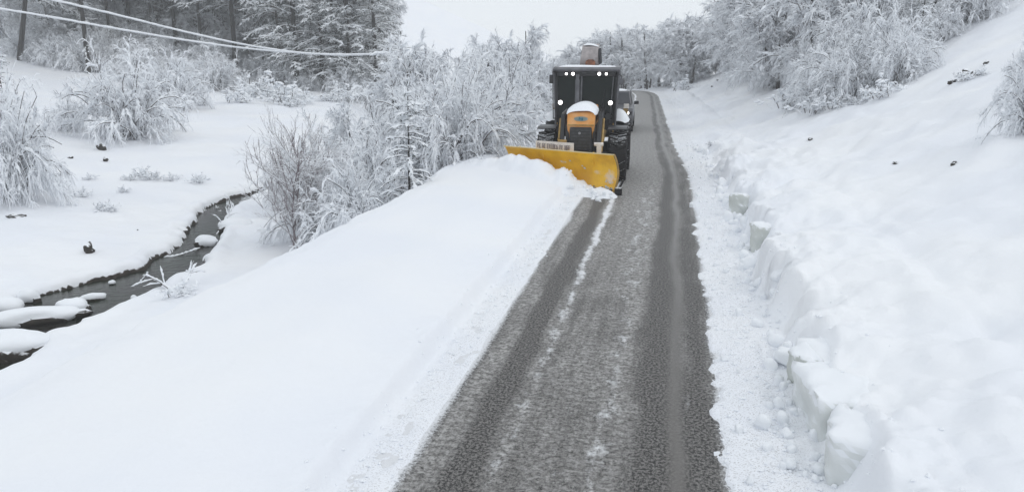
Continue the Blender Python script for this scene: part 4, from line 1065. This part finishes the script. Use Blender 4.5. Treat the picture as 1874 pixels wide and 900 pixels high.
# ------------------------------------------------------------------ blocks, clods, stones, branches
def lump_mesh(name, seed, dims, m_, rough=.18, sub=3, boxy=.0, cut=0.):
    rr = np.random.RandomState(seed); b = bmesh.new()
    bmesh.ops.create_icosphere(b, subdivisions=sub, radius=1)
    co = np.array([v.co[:] for v in b.verts])
    if boxy:
        mxx = np.abs(co).max(1, keepdims=True); co = co * (1 - boxy) + co / mxx * .85 * boxy
    n = fbm(co[:, 0] * 1.3 + seed, co[:, 1] * 1.3 + co[:, 2] * .9, seed % 13, 4) + .5 * fbm(co[:, 2] * 2.1 + 5, co[:, 0] * 2.1, seed % 7, 3)
    co = co * (1 + rough * n[:, None] * 2) * np.array(dims) / 2
    for v, c in zip(b.verts, co): v.co = c
    me = bpy.data.meshes.new(name); b.to_mesh(me); b.free(); me.materials.append(m_)
    me.polygons.foreach_set('use_smooth', [boxy < .5] * len(me.polygons)); return me
def slab_mesh(name, seed, dims, m_):
    """a broken slab: box with skewed corners, chipped and crumbly faces"""
    rr = np.random.RandomState(seed); b = bmesh.new(); bmesh.ops.create_cube(b, size=1)
    bmesh.ops.subdivide_edges(b, edges=b.edges[:], cuts=11, use_grid_fill=True)
    co = np.array([v.co[:] for v in b.verts]); J = rr.uniform(-.16, .16, (2, 2, 2, 3)); w = co + .5
    for i in (0, 1):
        for j in (0, 1):
            for k in (0, 1):
                f = (w[:, 0] if i else 1 - w[:, 0]) * (w[:, 1] if j else 1 - w[:, 1]) * (w[:, 2] if k else 1 - w[:, 2]); co = co + f[:, None] * J[i, j, k]
    c = np.clip(np.abs(w - .5) * 2, 0, 1); edge = (np.sort(c, 1)[:, 1] ** 6)[:, None]
    co = co * (1 - .10 * edge)                                            # worn edges
    S_ = seed * 3.1; p = co * np.array(dims) * 7 + S_
    n = np.stack([fbm(p[:, 1], p[:, 2] + p[:, 0], 3), fbm(p[:, 0], p[:, 2] + 4, 5), fbm(p[:, 0] + 2, p[:, 1], 7)], 1)
    n2 = np.stack([fbm(p[:, 1] * 4, p[:, 2] * 4, 9, 2), fbm(p[:, 0] * 4, p[:, 2] * 4, 11, 2), fbm(p[:, 0] * 4, p[:, 1] * 4, 13, 2)], 1)
    co = co * np.array(dims) + .055 * n + .012 * n2
    for v, q in zip(b.verts, co): v.co = q
    me = bpy.data.meshes.new(name); b.to_mesh(me); b.free(); me.materials.append(m_)
    me.polygons.foreach_set('use_smooth', [True] * len(me.polygons)); return me
def rock(px, py, w, l, h, az, label, seed, cap=True, cat='rock', group=None, sink=.0, z=None):
    p = hit(px, py)
    if not cap and w < .5: l = w * .6; h = max(h, w * .6) * .8; w *= .75; az += seed % 5
    if z is not None: p.z = z
    r = empty('snow_capped_rock' if cap else 'bare_stone_or_gap', p, az, label=label, cat=cat, group=group)
    o = link('stone', lump_mesh('stone', seed, (w, l, h), M['rock'], .25 if cap else .42), r, (0, 0, h * .15 - sink))
    if cap: link('snow_cap', lump_mesh('snow_cap', seed + 1, (w * 1.04, l * 1.10, h * 1.35), M['snow'], .12), r, (0, 0, h * .40 - sink))
    return r
sg = 'snow-covered rocks in the stream'
def wrock(px, py, *a_, **k_): 
    d = ray(px, py); t = (WATER - CAM_H) / d[2]
    r = rock(px, py, *a_, **k_); r.location = (d[0] * t, d[1] * t, WATER + .02); return r
wrock(60, 592, 1.9, .55, .34, .45, 'long snow-covered rock ridge lying in the stream near the picture edge', 5, group=sg)
wrock(132, 572, .60, .40, .30, .2, 'rounded snow-covered rock at the tip of the long ridge in the stream', 9, group=sg)
wrock(170, 549, .60, .16, .14, .5, 'thin snow-covered ledge pointing into the open stream water', 13, group=sg)
wrock(22, 648, 1.3, .75, .42, .7, 'broad snow-covered boulder jutting into the near end of the stream', 17, group=sg)
wrock(54, 552, .50, .32, .26, .0, 'small round snow-capped rock between the ridge and the far stream bank', 21, group=sg)
wrock(14, 574, .70, .45, .34, .2, 'round snow-capped rock at the picture edge behind the long ridge', 25, group=sg)
wrock(8, 530, .9, .5, .3, .2, 'snow-capped rock against the far bank at the picture edge', 27, group=sg)
wrock(432, 423, 1.0, .6, .4, .3, 'snow-capped boulder in the narrow upper stream beside the bare shrub', 29, group=sg)
wrock(378, 449, .60, .45, .28, .3, 'small snow-capped rock where the upper stream narrows', 33, group=sg)
wrock(245, 548, .14, .1, .08, .3, 'tiny snow-capped stone in the middle of the open stream water', 35, group=sg)
wrock(205, 520, .16, .12, .08, .3, 'tiny snow-capped stone near the far edge of the stream', 36, group=sg)
for px, py, w_, l_, h_, lab in [(185, 274, .49, .40, .46, 'dark rock outcrop showing through the snowfield below the dome-shaped shrub'), (194, 296, .30, .25, .30, 'small dark stone just below the rock outcrop on the snowfield'), (129, 290, .25, .16, .16, 'single dark stone in the snowfield beside the rock outcrop'),
                                (106, 322, .35, .16, .12, 'flat dark stone in the snow by the drooping shrub'), (165, 462, .32, .3, .42, 'dark lump added for the shade of a gap under the snow of the far stream bank'), (30, 398, .5, .2, .16, 'dark flat stone under the drooping shrub at the picture edge'),  # the gap is shade in a hole, put in as a solid dark lump
                                (252, 422, .07, .05, .06, 'tiny dark stone alone above the far stream bank')]:
    rock(px, py, w_, l_, h_, .4, lab, px, cap=False)
for px, py, w_, lab in [(1637, 300, .13, 'small dark stone on the open slope, the one nearer the lane'), (1745, 301, .16, 'small dark stone on the open slope, the one nearer the picture edge'),
                        (1483, 257, .18, 'flat dark stone on the slope below the thicket'), (1303, 160, .3, 'dark stone at the foot of the thin sapling'), (1313, 148, .25, 'upper dark stone beside the thin sapling'),
                        (1743, 152, .28, 'dark stone at the low end of the row on the upper slope'), (1768, 138, .40, 'largest dark stone of the row on the upper slope'), (1792, 137, .25, 'third dark stone of the row on the upper slope'), (1804, 118, .2, 'topmost dark stone of the row on the upper slope'),
                        (1680, 66, .75, 'big black rock at the top of the shaded gully'), (1684, 100, .5, 'black rock just below the big one in the shaded gully'), (1703, 116, .35, 'dark stone at the lip of the shaded gully'), (1548, 140, .35, 'dark stone poking out beneath the thicket edge')]:
    rock(px, py, w_, w_ * .7, w_ * .6, .4, lab, px, cap=False)

def branch_thing(px, py, L, az, el, seed, label, r0=.03, k=6, z=None, name='fallen_branch_or_crack', m0='stem'):
    rng = np.random.RandomState(seed); p = hit(px, py)
    if z is not None:
        d = ray(px, py); t = (z - CAM_H) / d[2]; p = Vector((d[0] * t, d[1] * t, z))
    D = np.array([[math.cos(az) * math.cos(el), math.sin(az) * math.cos(el), math.sin(el)]])
    a = grow(np.array([[0, 0, -.04]]), D, np.array([L]), 8, .25 / L, .09, rng)
    q, d, t, _ = spawn(a, k, .15, .95, (.5, 1.1), rng)
    b = grow(q, d, rng.uniform(.25, .5, len(q)) * L, 5, .4, .12, rng)
    e, ed = ends(np.concatenate([b]), rng, 5); e2, ed2 = ends(a, rng, 16)
    me = veg_mesh(name, [(tube(a, r0, r0 * .4, 5), 0), (tube(b, r0 * .45, r0 * .2, 4), 0), (pads(e, ed, rng.uniform(.05, .13, len(e)), rng.uniform(.018, .032, len(e)), rng.uniform(.015, .03, len(e)), rng), 1),
                         (pads(e2, ed2, rng.uniform(.06, .15, len(e2)), rng.uniform(.03, .045, len(e2)), rng.uniform(.02, .04, len(e2)), rng), 1)], [M[m0], M['snow']])
    return tag(link(name, me, None, p), label, 'branch')
branch_thing(322, 535, 1.15, 2.6, .35, 3, 'snow-covered fallen branch reaching from the near bank over the stream', .04, 6)
branch_thing(335, 528, .9, 1.5, .8, 4, 'curved snow-covered branch sticking up at the near stream bank', .03, 5)
branch_thing(395, 428, 1.1, .9, .75, 6, 'snowy forked branch standing in the upper stream', .03, 7, z=WATER)
branch_thing(298, 470, 1.0, .6, .12, 8, 'pale snow-dusted stick lying along the far edge of the stream', .02, 2, z=WATER + .02)
branch_thing(1598, 412, 1.3, -.75, -.25, 9, 'thin dark branch shape added for a crack in the snow of the open slope above the lane', .018, 3)  # no real branch: dark mesh added to stand for a crack in the snow
branch_thing(100, 330, 1.0, .2, .1, 10, 'thin dark twig lying on the snow by the drooping shrub', .012, 3)

# snow blocks cut by the plough along the right side
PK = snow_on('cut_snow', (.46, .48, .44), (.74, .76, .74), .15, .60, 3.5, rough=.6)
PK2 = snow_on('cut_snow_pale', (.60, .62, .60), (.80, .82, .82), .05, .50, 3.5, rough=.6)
def block(px, py, dims, rot, label, seed, dz=.0, m_=None, boxy=.92, cat='snow block'):
    p = hit(px, py); me = slab_mesh('snow_block', seed, dims, m_ or PK)
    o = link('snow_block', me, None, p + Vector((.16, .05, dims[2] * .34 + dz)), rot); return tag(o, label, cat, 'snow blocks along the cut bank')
block(1337, 392, (.30, .34, .50), (.05, -.12, .3), 'upright greenish snow block far up the cut bank, just above the larger one', 3)
block(1383, 458, (.48, .42, .55), (.1, -.05, -.15), 'large greyish snow block with a cracked face on the cut bank', 5)
block(1442, 712, (.22, .42, .46), (.0, -.15, .1), 'tall greenish snow slab standing in the cut bank above the clods', 13)
def slab(u, v, top, dims, rot, label, seed, m_):
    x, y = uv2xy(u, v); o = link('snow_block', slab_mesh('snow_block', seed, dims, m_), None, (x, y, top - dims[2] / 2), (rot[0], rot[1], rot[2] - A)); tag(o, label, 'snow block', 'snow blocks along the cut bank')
slab(1.14, 7.32, .52, (.66, .82, .62), (.0, -.03, .02), 'big flat-topped snow slab with a dark crack below it', 15, PK2)
slab(1.24, 6.40, .46, (.66, .80, .60), (.02, .02, -.16), 'snow slab below the dark crack at the very end of the cut bank', 17, PK2)
slab(1.16, 8.13, .50, (.60, .74, .62), (.03, -.02, .06), 'rounded snow slab directly above the big flat-topped one', 19, PK2)
def clod(u, v, d, seed, label, group, m_=None, z=None):
    x, y = uv2xy(u, v); me = clodm[seed % 6]
    o = link('snow_clod', me, None, (x, y, (float(Zuv(u, v)) if z is None else z) + d * .22), (seed * .7, seed * 1.3, seed * 2.1)); o.scale = (d, d * .8, d * .65)
    return tag(o, label, 'snow clod', group)
clodm = [lump_mesh('snow_clod', 40 + i, (1, 1, 1), M['snow'], .16, 3, .35) for i in range(6)]
r = random.Random(21)
for px, py, d, lab in [(1395, 782, .20, 'biggest round snow clod lying beside the tall greenish slab'), (1352, 790, .11, 'snow clod to the lane side of the biggest round one'), (1432, 775, .16, 'snow clod tucked against the cut bank by the greenish slab'),
                       (1425, 745, .14, 'snow clod at the foot of the greenish slab'), (1440, 800, .12, 'snow clod below the biggest round one at the bank'), (1448, 820, .10, 'small snow clod above the dark crack'), (1265, 378, .13, 'lone snow clod at the very edge of the cleared asphalt'),
                       (1352, 575, .13, 'snow clod in the churned snow halfway along the lane edge'), (1330, 500, .09, 'small snow clod below the large greyish block')]:
    p = hit(px, py); u_, v_ = xy2uv(p.x, p.y); clod(float(u_), float(v_), d, px, lab, 'snow clods beside the lane')
for i in range(70):
    v = 5.8 + 26 * r.random() ** 1.3; u = r.uniform(.15, .95) + float(bend(v)); d = r.uniform(.03, .11)
    clod(u, v, d, i, 'small snow clod scattered between the lane and the cut bank', 'small clods scattered beside the lane')
for i in range(90):
    v = 6.0 + 24 * r.random() ** 1.3; u = .84 + r.gauss(0, .10) + float(bend(v)) - (.12 if v < 8.2 else 0); d = r.uniform(.10, .32) * (1 if r.random() < .5 else .6) * (.55 if v < 8.5 else 1)
    clod(u, v, d, i + 9, 'rounded lump of snow crumbled from the cut bank', 'lumps crumbled from the cut bank')
for i in range(26):
    f = r.uniform(.55, 1.0); u = BA[0] + (BB[0] - BA[0]) * f; v = BA[1] + (BB[1] - BA[1]) * f - r.uniform(.25, 1.15)
    clod(u, v, r.uniform(.05, .20), i + 3, 'snow clod rolling off the lower end of the plough blade', 'clods spilling from the plough')
# crumbs too many to count
rng = np.random.RandomState(9); n = 2600
v = 5 + 30 * rng.rand(n) ** 1.4; u = np.where(rng.rand(n) < .72, rng.normal(.55, .35, n), rng.normal(-2.85, .16, n)); ok = ((u > -.1) | (u < -2.55)) & ((u > 0) | (v < 18.5)); u, v = u[ok], v[ok]; u = u + bend(v)
X_, Y_ = uv2xy(u, v); Z_ = Zuv(u, v); k = len(u); sz = rng.uniform(.006, .022, k)
v_, f_ = pads(np.stack([X_, Y_, Z_], -1), rng.normal(0, 1, (k, 3)) * [1, 1, .2], sz * 1.4, sz, sz * .9, rng)
tag(link('snow_crumbs', veg_mesh('snow_crumbs', [((v_, f_), 0)], [M['snow']])), 'fine snow crumbs strewn along both edges of the cleared lane', 'snow crumbs', kind='stuff')

# ------------------------------------------------------------------ haze
b = bmesh.new(); bmesh.ops.create_cube(b, size=1)
for q in b.verts: q.co = Vector((q.co.x * 360 + 20, q.co.y * 300 + 110, 52 if q.co.z > 0 else -8))
me = bpy.data.meshes.new('haze'); b.to_mesh(me); b.free()
hm_ = bpy.data.materials.new('haze'); hm_.use_nodes = True; t_ = hm_.node_tree; t_.nodes.clear()
pv = t_.nodes.new('ShaderNodeVolumePrincipled'); pv.inputs['Color'].default_value = (1, 1, 1, 1); pv.inputs['Density'].default_value = HAZE; pv.inputs['Anisotropy'].default_value = .2
oo = t_.nodes.new('ShaderNodeOutputMaterial'); t_.links.new(pv.outputs[0], oo.inputs['Volume'])
me.materials.append(hm_); tag(link('haze', me), kind='stuff')
